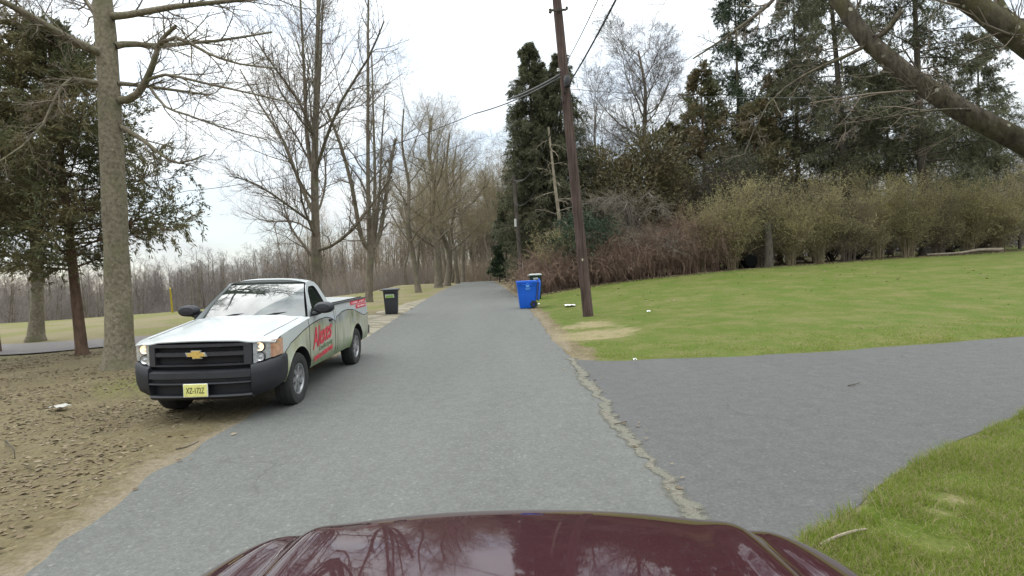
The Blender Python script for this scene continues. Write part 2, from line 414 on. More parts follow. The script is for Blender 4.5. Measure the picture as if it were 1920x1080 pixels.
for nme, arr in zip(("grass", "sand", "field", "bare", "greenleft"), ground_masks(XX, YY)):
    a = ground.data.attributes.new(nme, 'FLOAT', 'POINT'); a.data.foreach_set("value", np.asarray(arr, dtype=np.float32).ravel())
tag(ground, kind="structure")

def asphalt(name, base, speck=1.0, tint=(1, 1, 1), patch=0.2):
    m, nt, bs = nodes_of(name); v = mapped(nt)
    f1 = noise(nt, v, 95, 3, 0.8); f2 = noise(nt, v, 6, 5, 0.6); f3 = noise(nt, mapped(nt, stretch=(1.0, 0.16, 1)), 0.9, 4)
    b = base
    def c(k): return tuple(b * k * t for t in tint)
    col = cramp(nt, f1, ((0.25, c(1 - 0.5 * speck)), (0.5, c(1.0)), (0.62, c(1.1)), (0.8, c(1 + 1.15 * speck))))
    col = cmix(nt, mrange(nt, f2, 0.35, 0.7, 0, 0.35), col, c(0.74))
    col = cmix(nt, mrange(nt, f3, 0.4, 0.68, 0, patch * 2), col, c(1.28))
    vo = nt.nodes.new("ShaderNodeTexVoronoi"); vo.inputs['Scale'].default_value = 19; nt.links.new(v, vo.inputs['Vector'])
    stone = mrange(nt, vo.outputs['Distance'], 0.30, 0.18, 0, 1)
    sel = nt.nodes.new("ShaderNodeSeparateColor"); nt.links.new(vo.outputs['Color'], sel.inputs[0])
    stone = nmath(nt, 'MULTIPLY', stone, mrange(nt, sel.outputs[0], 0.70, 1.0))
    col = cmix(nt, nmath(nt, 'MULTIPLY', stone, 0.6 * speck), col, c(2.0))
    mid = noise(nt, v, 32, 4, 0.75)
    col = cmix(nt, mrange(nt, mid, 0.5, 0.72, 0, 0.55), col, c(1.7)); col = cmix(nt, mrange(nt, mid, 0.48, 0.3, 0, 0.5), col, c(0.6))
    cr = nt.nodes.new("ShaderNodeTexVoronoi"); cr.feature = 'DISTANCE_TO_EDGE'; cr.inputs['Scale'].default_value = 0.42
    wv = nt.nodes.new("ShaderNodeVectorMath"); wv.operation = 'MULTIPLY_ADD'
    nn = nt.nodes.new("ShaderNodeTexNoise"); nn.inputs['Scale'].default_value = 1.3; nn.inputs['Detail'].default_value = 8; nt.links.new(v, nn.inputs['Vector'])
    nt.links.new(nn.outputs[1], wv.inputs[0]); wv.inputs[1].default_value = (1.4, 1.4, 0); nt.links.new(v, wv.inputs[2]); nt.links.new(wv.outputs[0], cr.inputs['Vector'])
    line = mrange(nt, cr.outputs['Distance'], 0.010, 0.002, 0, 1)
    line = nmath(nt, 'MULTIPLY', line, mrange(nt, noise(nt, v, 0.5, 2), 0.52, 0.62, 0, 0.28))
    col = cmix(nt, line, col, c(0.4))
    nt.links.new(col, bs.inputs['Base Color'])
    nt.links.new(mrange(nt, f2, 0.3, 0.7, 0.8, 0.95), bs.inputs['Roughness']); bs.inputs['Specular IOR Level'].default_value = 0.3
    bump(nt, bs, f1, 0.5, 0.008)
    return m
def strip(name, ys, xl, xr, dz, mat, n=10, kind="structure"):
    t = np.linspace(0, 1, n)[None, :]
    X = xl[:, None] * (1 - t) + xr[:, None] * t; Y = np.repeat(ys[:, None], n, 1)
    Z = zg(X, Y) + dz + 0.02 * np.sin(t * math.pi) * 0
    P = np.stack([X, Y, Z], -1); I = np.arange(P.shape[0] * n).reshape(-1, n)
    q = np.stack([I[:-1, :-1], I[:-1, 1:], I[1:, 1:], I[1:, :-1]], -1).reshape(-1, 4)
    return tag(mesh_np(name, P.reshape(-1, 3), q, mat), kind=kind)
ys = np.concatenate([np.arange(-10, 40, 0.12), np.arange(40, 130, 0.7)])
wob = lambda y, s: 0.10 * (vnoise(y * 0 + 3.3, y, 1.6, s) - 0.5) + 0.08 * (vnoise(y * 0 + 3.3, y, 5, s + 1) - 0.5)
MAT_ROAD = asphalt("worn_grey_asphalt", 0.098, 1.0, (0.98, 1.0, 0.92))
MAT_DRV = asphalt("darker_asphalt", 0.074, 0.9, (1.0, 1.0, 0.955), 0.12)
strip("road", ys, lx(ys) + wob(ys, 11), rx(ys) + wob(ys, 12) + 0.02, 0.012, MAT_ROAD, 14)
# driveway apron
xs = np.concatenate([np.arange(1.0, 8, 0.1), np.arange(8, 34, 0.5)])
fa = dfar(xs) + 0.10 * (vnoise(xs, xs * 0, 1.5, 41) - 0.5); ne = dnear(xs) + 0.12 * (vnoise(xs, xs * 0, 2.2, 42) - 0.5)
t = np.linspace(0, 1, 16)[None, :]
X = np.repeat(xs[:, None], 16, 1); Y = ne[:, None] * (1 - t) + fa[:, None] * t
P = np.stack([X, Y, np.maximum(zg(X, Y), 0) + 0.006], -1); I = np.arange(P.shape[0] * 16).reshape(-1, 16)
tag(mesh_np("driveway", P.reshape(-1, 3), np.stack([I[:-1, :-1], I[1:, :-1], I[1:, 1:], I[:-1, 1:]], -1).reshape(-1, 4), MAT_DRV), kind="structure")
# crumbled seam of sand and weeds between road and driveway
def crumb_material():
    m, nt, bs = nodes_of("crumbled_sandy_seam"); v = mapped(nt)
    f = noise(nt, v, 40, 6, 0.75); g = noise(nt, v, 4, 4)
    col = cramp(nt, f, ((0.22, (0.055, 0.052, 0.04)), (0.5, (0.13, 0.12, 0.092)), (0.78, (0.23, 0.212, 0.165))))
    col = cmix(nt, mrange(nt, g, 0.45, 0.65, 0, 0.6), col, (0.11, 0.115, 0.09))
    nt.links.new(col, bs.inputs['Base Color']); bs.inputs['Roughness'].default_value = 0.95
    a = nt.nodes.new('ShaderNodeAttribute'); a.attribute_name = 'edge'
    al = nmath(nt, 'ADD', noise(nt, v, 8, 8, 0.85), nmath(nt, 'MULTIPLY', a.outputs['Fac'], 0.42))
    al = mrange(nt, al, 0.68, 0.86)
    bump(nt, bs, f, 0.8, 0.02)
    tr = nt.nodes.new('ShaderNodeBsdfTransparent'); mx = nt.nodes.new('ShaderNodeMixShader'); nt.links.new(al, mx.inputs[0]); nt.links.new(tr.outputs[0], mx.inputs[1]); nt.links.new(bs.outputs[0], mx.inputs[2]); nt.links.new(mx.outputs[0], nt.nodes['Material Output'].inputs[0])
    return m
ys2 = np.arange(2.4, 10.4, 0.035)
wl_ = 0.09 + 0.24 * np.maximum(0, vnoise(ys2 * 0, ys2, 1.1, 51) - 0.35) + 0.10 * (vnoise(ys2 * 0, ys2, 7, 52) - 0.5)
wr_ = 0.07 + 0.11 * (vnoise(ys2 * 0, ys2, 2.6, 53)) + 0.06 * (vnoise(ys2 * 0, ys2, 9, 54) - 0.5)
seam = strip("road_seam", ys2, rx(ys2) - np.maximum(wl_, 0.02), rx(ys2) + np.maximum(wr_, 0.02), 0.018, crumb_material(), 11)
a = seam.data.attributes.new('edge', 'FLOAT', 'POINT'); a.data.foreach_set('value', np.tile(1 - np.abs(np.linspace(-1, 1, 11)) ** 1.5, len(ys2)).astype(np.float32))
# park path on the other side
MAT_PATH = asphalt("pale_path_asphalt", 0.118, 0.5, (1.06, 0.97, 0.93), 0.1)
px_ = np.concatenate([np.arange(-60, -20, 1.5), np.arange(-20, -6.2, 0.3)])
cy = np.interp(px_, PATH[:, 0], PATH[:, 1]); hw = np.interp(px_, [-60, -13, -9, -4.2], [1.35, 1.4, 1.5, 3.0])
t = np.linspace(-1, 1, 9)[None, :]
X = np.repeat(px_[:, None], 9, 1); Y = cy[:, None] + (hw + 0.12 * (vnoise(px_, px_ * 0, 1.2, 61) - 0.5))[:, None] * t
P = np.stack([X, Y, zg(X, Y) + 0.058], -1); I = np.arange(P.shape[0] * 9).reshape(-1, 9)
tag(mesh_np("path", P.reshape(-1, 3), np.stack([I[:-1, :-1], I[1:, :-1], I[1:, 1:], I[:-1, 1:]], -1).reshape(-1, 4), MAT_PATH), kind="structure")
# broken pale concrete apron along the far part of the verge
def apron_material():
    m, nt, bs = nodes_of("broken_pale_concrete"); v = mapped(nt)
    f = noise(nt, v, 14, 6, 0.7)
    col = cramp(nt, f, ((0.2, (0.11, 0.092, 0.06)), (0.5, (0.19, 0.166, 0.118)), (0.8, (0.28, 0.25, 0.185))))
    vo = nt.nodes.new("ShaderNodeTexVoronoi"); vo.feature = 'DISTANCE_TO_EDGE'; vo.inputs['Scale'].default_value = 1.0
    nt.links.new(mapped(nt, stretch=(0.5, 0.75, 1)), vo.inputs['Vector'])
    col = cmix(nt, mrange(nt, vo.outputs['Distance'], 0.10, 0.03, 0, 0.8), col, (0.085, 0.075, 0.045))
    col = cmix(nt, mrange(nt, noise(nt, v, 1.2, 5), 0.52, 0.64, 0, 0.8), col, (0.12, 0.105, 0.06))
    nt.links.new(col, bs.inputs['Base Color']); bs.inputs['Roughness'].default_value = 0.9; bump(nt, bs, f, 0.5, 0.02)
    return m
ys3 = np.arange(13.5, 34, 0.15)
w3 = np.interp(ys3, [13.5, 15, 18, 24, 30, 34], [0.1, 1.0, 1.5, 1.3, 0.7, 0.1]) * (0.8 + 0.4 * vnoise(ys3 * 0, ys3, 0.9, 71))
vp = strip("verge_paving", ys3, lx(ys3) - w3, lx(ys3) + 0.06, 0.0, apron_material(), 10)
co = np.empty(len(vp.data.vertices) * 3, dtype=np.float32); vp.data.vertices.foreach_get('co', co); co = co.reshape(-1, 10, 3)
co[:, :, 2] += np.interp(np.linspace(0, 1, 10), [0, .8, 1], [.06, .05, .014]).astype(np.float32); vp.data.vertices.foreach_set('co', co.ravel()); vp.data.update()
# ------------------------------------------------------------------ tree growing
def unit(v): return v / (np.linalg.norm(v, axis=-1, keepdims=True) + 1e-9)
def path(pts, n):
    """smooth resample of a hand-laid polyline"""
    pts = np.asarray(pts, float); K = len(pts)
    t = np.linspace(0, K - 1, n); i = np.clip(t.astype(int), 0, K - 2); f = (t - i)[:, None]
    p0 = pts[np.maximum(i - 1, 0)]; p1 = pts[i]; p2 = pts[i + 1]; p3 = pts[np.minimum(i + 2, K - 1)]
    return 0.5 * ((2 * p1) + (-p0 + p2) * f + (2 * p0 - 5 * p1 + 4 * p2 - p3) * f ** 2 + (-p0 + 3 * p1 - 3 * p2 + p3) * f ** 3)
def grow(rng, P, R, n, t0, t1, ang, L, K=5, up=0.0, wig=0.12, rk=0.6, rmax=9, tip=0.3, rmin=0.0025, sag=0.0, pw=1.0):
    """n children on every parent polyline; L = function(t, parent length)"""
    N, Kp, _ = P.shape
    t = t0 + (t1 - t0) * ((np.arange(n)[None, :] + rng.random((N, n))) / n) ** pw
    x = t * (Kp - 1); i = np.clip(x.astype(int), 0, Kp - 2); f = (x - i)[..., None]
    r_ = np.arange(N)[:, None]
    S = P[r_, i] * (1 - f) + P[r_, i + 1] * f
    T = unit(P[r_, i + 1] - P[r_, i])
    Rr = R[r_, i] * (1 - f[..., 0]) + R[r_, i + 1] * f[..., 0]
    pl = np.linalg.norm(np.diff(P, axis=1), axis=2).sum(1)[:, None] * np.ones((1, n))
    az = (np.arange(n)[None, :] * 2.399 + rng.random((N, 1)) * 6.28 + rng.normal(0, 0.5, (N, n)))
    a = np.radians(rng.normal(ang[0], ang[1], (N, n)))
    ref = np.where(np.abs(T[..., 2:3]) > 0.85, np.array([1.0, 0, 0]), np.array([0, 0, 1.0]))
    U = unit(np.cross(T, ref)); W = np.cross(T, U)
    d = np.cos(a)[..., None] * T + np.sin(a)[..., None] * (np.cos(az)[..., None] * U + np.sin(az)[..., None] * W)
    ln = L(t, pl) * rng.uniform(0.72, 1.25, (N, n))
    S = S.reshape(-1, 3); d = unit(d.reshape(-1, 3)); ln = ln.reshape(-1); Rr = Rr.reshape(-1)
    out = [S]; step = (ln / (K - 1))[:, None]
    for k in range(K - 1):
        d = unit(d + np.array([0, 0, up - sag * k / K]) + rng.normal(0, wig, d.shape))
        out.append(out[-1] + d * step)
    Pc = np.stack(out, 1)
    r0 = np.clip(np.minimum(Rr * rk, rmax), rmin, None)
    return Pc, np.maximum(r0[:, None] * np.linspace(1, tip, K)[None, :], rmin * 0.8)
def mesh_tubes(name, sets, mats, parent, midx=None):
    Vs, Qs, n, ms = [], [], 0, []
    for j, (P, R, s) in enumerate(sets):
        v, q = tubes_np(P, R, s); Vs.append(v); Qs.append(q + n); n += len(v); ms.append(np.full(len(q), 0 if midx is None else midx[j]))
    return mesh_np(name, np.concatenate(Vs), [np.concatenate(Qs)], mats, parent, midx=np.concatenate(ms))
def trunk_set(rng, pts, r0, r1, K=16, flare=0.4, flare_h=0.7, warp=1.5):
    q = np.linspace(0, 1, K) ** warp
    p = path(pts, K * 12)[np.clip((q * (K * 12 - 1)).astype(int), 0, K * 12 - 1)]
    h = p[:, 2] - p[0, 2]
    r = np.interp(q, [0, 1], [r0, r1]) + r0 * flare * np.exp(-h / (flare_h * 0.45))
    r = r * (1 + 0.03 * rng.normal(size=K))
    return p[None], r[None]
def leaves_np(C, D, ln, wd, rng, fold=0.0, droop=None):
    """one pointed quad leaf or needle spray per centre, along D"""
    n = len(C); D = unit(D)
    rnd = rng.normal(size=(n, 3)); S = unit(np.cross(D, rnd))
    ln = np.broadcast_to(ln, (n,))[:, None]; wd = np.broadcast_to(wd, (n,))[:, None]
    Nn = np.cross(D, S)
    a = C; b = C + D * ln * 0.45 + S * wd * 0.5 + Nn * wd * fold; c = C + D * ln; d = C + D * ln * 0.45 - S * wd * 0.5 + Nn * wd * fold
    V = np.stack([a, b, c, d], 1).reshape(-1, 3)
    return V, np.arange(4 * n).reshape(n, 4)

BARK_GREY = bark("grey_bark", (0.075, 0.062, 0.048), (0.185, 0.155, 0.118), (0.125, 0.125, 0.07), 11)
BARK_PALE = bark("pale_smooth_bark", (0.085, 0.072, 0.05), (0.225, 0.195, 0.14), (0.13, 0.127, 0.07), 16, ((0.36, 0.33, 0.27), 9.0, 0.22), 0.6, .9)
BARK_RED = bark("reddish_cedar_bark", (0.055, 0.036, 0.026), (0.14, 0.09, 0.062), None, 13, None, 0.9)
BARK_DARK = bark("dark_bark", (0.04, 0.034, 0.028), (0.10, 0.085, 0.068), (0.07, 0.07, 0.04), 10)
BARK_LICHEN = bark("lichened_bark", (0.028, 0.023, 0.017), (0.135, 0.112, 0.085), (0.075, 0.07, 0.026), 20, ((0.34, 0.33, 0.26), 8.0, 0.30), 1.0)
TWIG_BROWN = plain("brown_twigs", (0.15, 0.122, 0.095), 0.9, var=0.3, vscale=0.8, spec=0.15)
TWIG_OLIVE = plain("olive_brown_twigs", (0.215, 0.18, 0.11), 0.9, var=0.3, vscale=0.8, spec=0.15)
TWIG_GREY = plain("grey_twigs", (0.135, 0.118, 0.105), 0.9, var=0.25, vscale=0.6, spec=0.15)
TWIG_PALE = plain("pale_twigs", (0.21, 0.18, 0.135), 0.9, var=0.25, vscale=0.8, spec=0.15)
SNAG = bark("weathered_snag", (0.16, 0.13, 0.095), (0.30, 0.26, 0.20), None, 9)
FOL_CEDAR = leafy("olive_cedar_foliage", (0.05, 0.058, 0.026), (0.125, 0.135, 0.066), 0.32, 0.7, (0.15, 0.125, 0.06), 0.9)
FOL_SPRUCE = leafy("dark_spruce_needles", (0.056, 0.06, 0.034), (0.17, 0.175, 0.095), 0.35, 0.65, None, 0.8)
FOL_JUNIPER = leafy("green_juniper_foliage", (0.058, 0.064, 0.03), (0.15, 0.15, 0.07), 0.28, 0.7, (0.14, 0.108, 0.06), 0.6)
FOL_MAGNOLIA = leafy("bronze_evergreen_leaves", (0.045, 0.044, 0.022), (0.155, 0.14, 0.07), 0.22, 0.45, (0.125, 0.10, 0.054), 0.8)
FOL_YEW = leafy("blackish_yew_needles", (0.04, 0.045, 0.03), (0.12, 0.12, 0.075), 0.25, 0.65, (0.088, 0.07, 0.056), 0.6)
FOL_TEAL = leafy("bluish_green_leaves", (0.035, 0.058, 0.036), (0.095, 0.135, 0.085), 0.12, 0.55)
FOL_BUD = leafy("olive_spring_buds", (0.25, 0.235, 0.10), (0.46, 0.43, 0.20), 0.4, 0.6, (0.33, 0.28, 0.155), 0.5)
FOL_OLIVE = leafy("olive_shrub_leaves", (0.05, 0.048, 0.016), (0.125, 0.112, 0.042), 0.12, 0.6)
FOL_PINE = leafy("pine_needles", (0.018, 0.034, 0.014), (0.06, 0.09, 0.042), 0.1, 0.6)

def bare_tree(name, label, base, h, r0, style, seed, cat="tree", group=None, bark_m=None, twig_m=None, lean=(0, 0), dens=1.0, rmin=0.003, trunk_pts=None, limbs=None):
    rng = np.random.default_rng(seed)
    root = empty(name, base, label, cat, group)
    if trunk_pts is None:
        w = h * 0.02
        ks = 6
        zz = np.linspace(0, h, ks)
        trunk_pts = [(lean[0] * z / h + rng.normal(0, w) * (i > 0) * (i < ks), lean[1] * z / h + rng.normal(0, w) * (i > 0), z) for i, z in enumerate(zz)]
    TP, TR = trunk_set(rng, trunk_pts, r0, r0 * style.get('top', 0.12), 24, style.get('flare', 0.4))
    sets = [(TP, TR, 14)]
    L1 = [grow(rng, TP, TR, int(style['n1'] * dens), style['t0'] ** 0.667, 0.99, style['a1'], lambda t, p: h * style['l1'] * (style.get('lb', 1.1) - style.get('lt', 0.8) * t), 9, style['up'], style.get('wig', 0.1), style.get('rk', 0.46), 9, 0.22, rmin)]
    if limbs:
        for pts, ra, rb in limbs:
            p = path(pts, 9)[None]; L1.append((p, np.linspace(ra, rb, 9)[None]))
    P1 = np.concatenate([a for a, b in L1]); R1 = np.concatenate([b for a, b in L1])
    sets.append((P1, R1, 8))
    P2, R2 = grow(rng, P1, R1, int(style['n2'] * dens), 0.18, 0.98, style.get('a2', (42, 12)), lambda t, p: p * style.get('l2', 0.5) * (1.15 - 0.7 * t), 7, style['up'] * 0.8, 0.13, 0.5, style.get('r2', 9), 0.25, rmin)
    sets.append((P2, R2, 5))
    trunk = mesh_tubes("trunk", sets, [bark_m or BARK_GREY], root)
    P3, R3 = grow(rng, P2, R2, int(style['n3'] * dens), 0.15, 0.98, style.get('a3', (40, 14)), lambda t, p: p * style.get('l3', 0.55) * (1.15 - 0.6 * t), 5, style['up'] * 0.6, 0.15, 0.6, 0.02, 0.4, rmin)
    Pb, Rb = grow(rng, P1, R1, int(style['n3'] * dens), 0.3, 1.0, (45, 14), lambda t, p: p * 0.22 * (1.2 - 0.6 * t), 5, style['up'] * 0.6, 0.15, 0.5, 0.014, 0.4, rmin)
    P3 = np.concatenate([P3, Pb]); R3 = np.concatenate([R3, Rb])
    P4, R4 = grow(rng, P3, R3, style['n4'] + 1, 0.15, 1.0, (38, 14), lambda t, p: p * style.get('l4', 0.6) * (1.1 - 0.5 * t), 4, style['up'] * 0.4, 0.16, 0.65, 0.008, 0.5, rmin)
    mesh_tubes("crown", [(P3, R3, 4), (P4, R4, 3)], [twig_m or TWIG_BROWN], root)
    return root
def copy_tree(o, loc, rz, s, label=None, group=None, name=None):
    c = o.copy(); COL.objects.link(c); c.location = [float(v) for v in loc]; c.rotation_euler = (0, 0, rz); c.scale = (s, s, s)
    if label: c["label"] = label
    if group: c["group"] = group
    for ch in list(o.children):
        d = ch.copy(); COL.objects.link(d); d.parent = c
        for g in list(ch.children):
            e = g.copy(); COL.objects.link(e); e.parent = d
    return c
def G(x, y, dz=0.0): return (x, y, float(zg(x, y)) + dz)

UPRIGHT = dict(n1=24, t0=0.20, a1=(46, 12), l1=0.40, up=0.11, n2=9, n3=6, n4=4, lb=1.15, lt=0.75, top=0.1)
BROAD = dict(n1=16, t0=0.22, a1=(52, 14), l1=0.42, up=0.085, n2=10, n3=7, n4=5, lb=1.1, lt=0.6, top=0.2)
VASE = dict(n1=13, t0=0.24, a1=(34, 9), l1=0.55, up=0.07, n2=10, n3=6, n4=5, lb=1.1, lt=0.55, top=0.22)
WOODS = dict(n1=15, t0=0.38, a1=(38, 12), l1=0.33, up=0.10, n2=8, n3=5, n4=3, lb=1.2, lt=0.8, top=0.12, flare=0.35)

def conifer(name, label, base, h, r0, rad, seed, n=70, zmin=0.12, droop=0.25, hang=0.5, sprays=26, ln=0.22, wd=0.05, fol=None, bark_m=None, lean=(0, 0), gap=0.0, shape=0.85, upt=0.06, cat="tree", side=None, per=9, trunk_pts=None, group=None):
    rng = np.random.default_rng(seed)
    root = empty(name, base, label, cat, group)
    tp = trunk_pts or [(lean[0] * q, lean[1] * q, h * q) for q in (0, 0.25, 0.5, 0.75, 1)]
    TP, TR = trunk_set(rng, tp, r0, 0.02, 20, 0.3, warp=1.0)
    keep = lambda P, R: (P, R)
    P1, R1 = grow(rng, TP, TR, n, zmin, 0.995, (92, 9), lambda t, p: rad * np.maximum(0.06, 1 - ((t - zmin) / (1 - zmin))) ** shape * (0.55 + 0.45 * np.minimum(1, (t - zmin) * 7 + 0.3)), 8, upt, 0.07, 0.3, 0.05, 0.25, 0.006, droop)
    if gap > 0:
        az = np.arctan2(P1[:, -1, 1] - P1[:, 0, 1], P1[:, -1, 0] - P1[:, 0, 0])
        m = rng.random(len(P1)) > gap
        P1, R1 = P1[m], R1[m]
    mesh_tubes("trunk", [(TP, TR, 12), (P1, R1, 5)], [bark_m or BARK_DARK], root)
    P2, R2 = grow(rng, P1, R1, sprays, 0.16, 1.0, (58, 12), lambda t, p: np.minimum(p * 0.32, 0.9) * (1.1 - 0.6 * t) + 0.08, 5, 0.0, 0.10, 0.5, 0.008, 0.5, 0.003, hang)
    C0 = np.concatenate([P2[:, 1:].reshape(-1, 3), P2[:, :-1].reshape(-1, 3)]); D0 = unit(np.concatenate([P2[:, 1:] - P2[:, :-1]] * 2).reshape(-1, 3))
    idx = rng.integers(0, len(C0), len(P2) * per)
    C = C0[idx] + rng.normal(0, 0.03, (len(idx), 3)); D = D0[idx] + rng.normal(0, 0.42, (len(idx), 3)) + np.array([0, 0, -0.35 * hang])
    V, Qf = leaves_np(C, D, ln * rng.uniform(0.6, 1.3, len(C)), wd * rng.uniform(0.7, 1.3, len(C)), rng)
    v2, q2 = tubes_np(P2, R2, 3)
    mesh_np("foliage", np.concatenate([V, v2]), [np.concatenate([Qf, q2 + len(V)])], [fol or FOL_SPRUCE, bark_m or BARK_DARK], root, smooth=False, midx=np.concatenate([np.zeros(len(Qf)), np.ones(len(q2))]))
    return root
def leaf_bush(name, label, base, blobs, n, ln, wd, fol, seed, bark_m=None, stems=9, clump=0.28, nclump=140, cat="shrub", group=None, up=0.2):
    """leaf clumps over several ellipsoid lobes, on real stems; blobs = (x, y, z, rx, ry, rz)"""
    rng = np.random.default_rng(seed)
    root = empty(name, base, label, cat, group)
    C, D, st = [], [], []
    tot = sum(b[3] * b[5] for b in blobs)
    for b in blobs:
        k = max(6, int(nclump * b[3] * b[5] / tot))
        u = unit(rng.normal(size=(k, 3))); rr = rng.random(k) ** 0.32
        c = np.array(b[:3]) + u * rr[:, None] * np.array(b[3:6]) * (0.85 + 0.3 * rng.random((k, 1)))
        c[:, 2] = np.maximum(c[:, 2], 0.15)
        m = max(4, int(n / nclump))
        cs = clump * rng.uniform(0.6, 1.5, k)
        o = rng.normal(size=(k, m, 3)) * cs[:, None, None] * np.array([1, 1, 0.6])
        C.append((c[:, None] + o).reshape(-1, 3)); D.append((unit(o) + u[:, None] * 0.7 + np.array([0, 0, up])).reshape(-1, 3))
        for j in range(min(k, stems)):
            e = c[j]; s0 = np.array([b[0] * 0.5 + rng.normal(0, 0.12), b[1] * 0.5 + rng.normal(0, 0.12), 0])
            st.append(path([s0, s0 * 0.6 + e * 0.4 + np.array([0, 0, 0.15 * e[2]]), e], 7))
    C = np.concatenate(C); D = np.concatenate(D)
    C[:, 2] = np.maximum(C[:, 2], 0.05)
    V, Qf = leaves_np(C, D, ln * rng.uniform(0.6, 1.3, len(C)), wd * rng.uniform(0.7, 1.3, len(C)), rng, 0.15)
    mesh_np("foliage", V, [Qf], [fol], root, smooth=False)
    P = np.stack(st); R = np.tile(np.linspace(0.05, 0.012, 7), (len(P), 1))
    P2, R2 = grow(rng, P, R, 8, 0.3, 1.0, (45, 15), lambda t, p: p * 0.25, 5, 0.03, 0.15, 0.6, 0.02, 0.4, 0.004)
    mesh_tubes("stem", [(P, R, 6), (P2, R2, 4)], [bark_m or BARK_DARK], root)
    return root
def twig_shrub(name, label, base, h, spread, seed, stems=26, twig_m=None, bud=FOL_BUD, nb=5200, arch=0.0, cat="shrub", group=None, rmin=0.004, n2=9, n3=7, bl=0.075):
    rng = np.random.default_rng(seed)
    root = empty(name, base, label, cat, group)
    P0 = []
    for k in range(stems):
        a = rng.random() * 6.28; q = spread * (0.35 + 0.65 * rng.random())
        s0 = np.array([math.cos(a), math.sin(a), 0]) * 0.25 * spread * rng.random()
        e = np.array([math.cos(a) * q, math.sin(a) * q, h * (rng.uniform(0.3, 0.98) ** .7) - arch * q])
        P0.append(path([s0, s0 * 0.7 + np.array([e[0] * 0.25, e[1] * 0.25, h * 0.4]), e * np.array([0.7, 0.7, 0.82]), e], 8))
    P0 = np.stack(P0) + rng.normal(0, 0.03, (stems, 8, 3)) * np.linspace(0, 1, 8)[None, :, None]
    R0 = np.tile(np.linspace(0.018, 0.006, 8), (stems, 1)) * rng.uniform(0.7, 1.3, (stems, 1))
    P1, R1 = grow(rng, P0, R0, n2, 0.05, 1.0, (42, 16), lambda t, p: p * 0.34 * (1.15 - 0.5 * t), 6, 0.10 - arch * 0.2, 0.12, 0.6, 0.02, 0.4, rmin)
    P2, R2 = grow(rng, P1, R1, n3, 0.1, 1.0, (35, 15), lambda t, p: p * 0.55 * (1.1 - 0.4 * t), 4, 0.06 - arch * 0.2, 0.14, 0.6, 0.008, 0.5, rmin)
    mesh_tubes("stem", [(P0, R0, 5), (P1, R1, 4)], [twig_m or TWIG_OLIVE], root)
    sets = [(P2, R2, 3)]
    v, q = tubes_np(P2, R2, 3)
    pts = np.concatenate([P2[:, 1:].reshape(-1, 3), P2[:, 1:].reshape(-1, 3)]); dr = unit(np.concatenate([P2[:, 1:] - P2[:, :-1]] * 2).reshape(-1, 3))
    i = rng.integers(0, len(pts), nb)
    Vb, Qb = leaves_np(pts[i] + rng.normal(0, 0.02, (nb, 3)), dr[i] + rng.normal(0, 0.5, (nb, 3)), bl * rng.uniform(0.6, 1.3, nb), bl * 0.4, rng)
    mesh_np("foliage", np.concatenate([v, Vb]), [np.concatenate([q, Qb + len(v)])], [twig_m or TWIG_OLIVE, bud], root, smooth=False, midx=np.concatenate([np.zeros(len(q)), np.ones(len(Qb))]))
    return root

# ------------------------------------------------------------------ the row of bare trees along the far side of the road
def loc_px(base, px, py, y): return tuple(at(px, py, y) - np.array(base))
# big pale trunk beside the pickup
bA = np.array(G(-8.3, 11.43)); dA = 11.43
LA = lambda pts, r0, r1: ([tuple(at(px, py, dA + dy) - bA) for px, py, dy in pts], r0, r1)
limbsA = [
    LA([(212, 30, 0), (240, 28, -.3), (330, 12, -.8), (432, 2, -1.2), (540, -14, -1.5)], .085, .02),
    LA([(216, 86, 0), (245, 82, .2), (300, 86, .5), (360, 80, .8), (420, 75, 1.0), (510, 60, 1.3)], .075, .02),
    LA([(226, 188, 0), (252, 182, -.1), (275, 150, -.3), (292, 105, -.5), (300, 78, -.5), (330, 48, -.6)], .085, .03),
    LA([(290, 90, -.5), (330, 70, -.7), (390, 100, -1.0), (450, 120, -1.3), (520, 128, -1.6)], .04, .012),
    LA([(220, 156, 0), (260, 160, .3), (320, 168, .7), (392, 178, 1.1)], .05, .022),
    LA([(275, 152, -.3), (310, 140, -.5), (380, 155, -.9), (470, 175, -1.4), (560, 196, -1.8)], .035, .01),
    LA([(282, 165, -.3), (310, 200, -.6), (350, 215, -.9), (420, 240, -1.2), (500, 262, -1.5)], .03, .008),
    LA([(228, 238, 0), (262, 258, -.2), (300, 288, -.4), (336, 306, -.5), (385, 290, -.6)], .055, .012),
    LA([(200, 102, 0), (160, 88, -.4), (110, 62, -.9), (60, 32, -1.4), (0, 0, -1.8), (-70, -30, -2.2)], .10, .04),
    LA([(200, 160, 0), (165, 152, -.3), (130, 150, -.6), (105, 182, -.8), (70, 250, -1.0), (0, 302, -1.3)], .05, .012),
    LA([(196, 70, 0), (180, 30, .6), (160, 0, 1.0), (120, -60, 1.6)], .07, .03),
]
tA = [tuple(at(225, 697, dA) - bA), tuple(at(222, 560, dA) - bA), tuple(at(212, 330, dA) - bA), tuple(at(200, 90, dA) - bA), tuple(at(190, -40, dA) - bA), tuple(at(180, -330, dA + .4) - bA), tuple(at(172, -560, dA + .8) - bA)]
tA[0] = (tA[0][0], tA[0][1], -0.1)
bare_tree("roadside_tree", "thick pale smooth trunk with whitish bark specks standing right beside the pickup's grille", bA, 14.0, .262,
          dict(n1=9, t0=0.62, a1=(55, 12), l1=0.28, up=0.06, n2=9, n3=6, n4=4, top=0.45, flare=0.55, l2=0.38, l3=0.5, r2=.018), 11, bark_m=BARK_PALE, twig_m=TWIG_BROWN, trunk_pts=tA, limbs=limbsA, group="bare trees along the road")
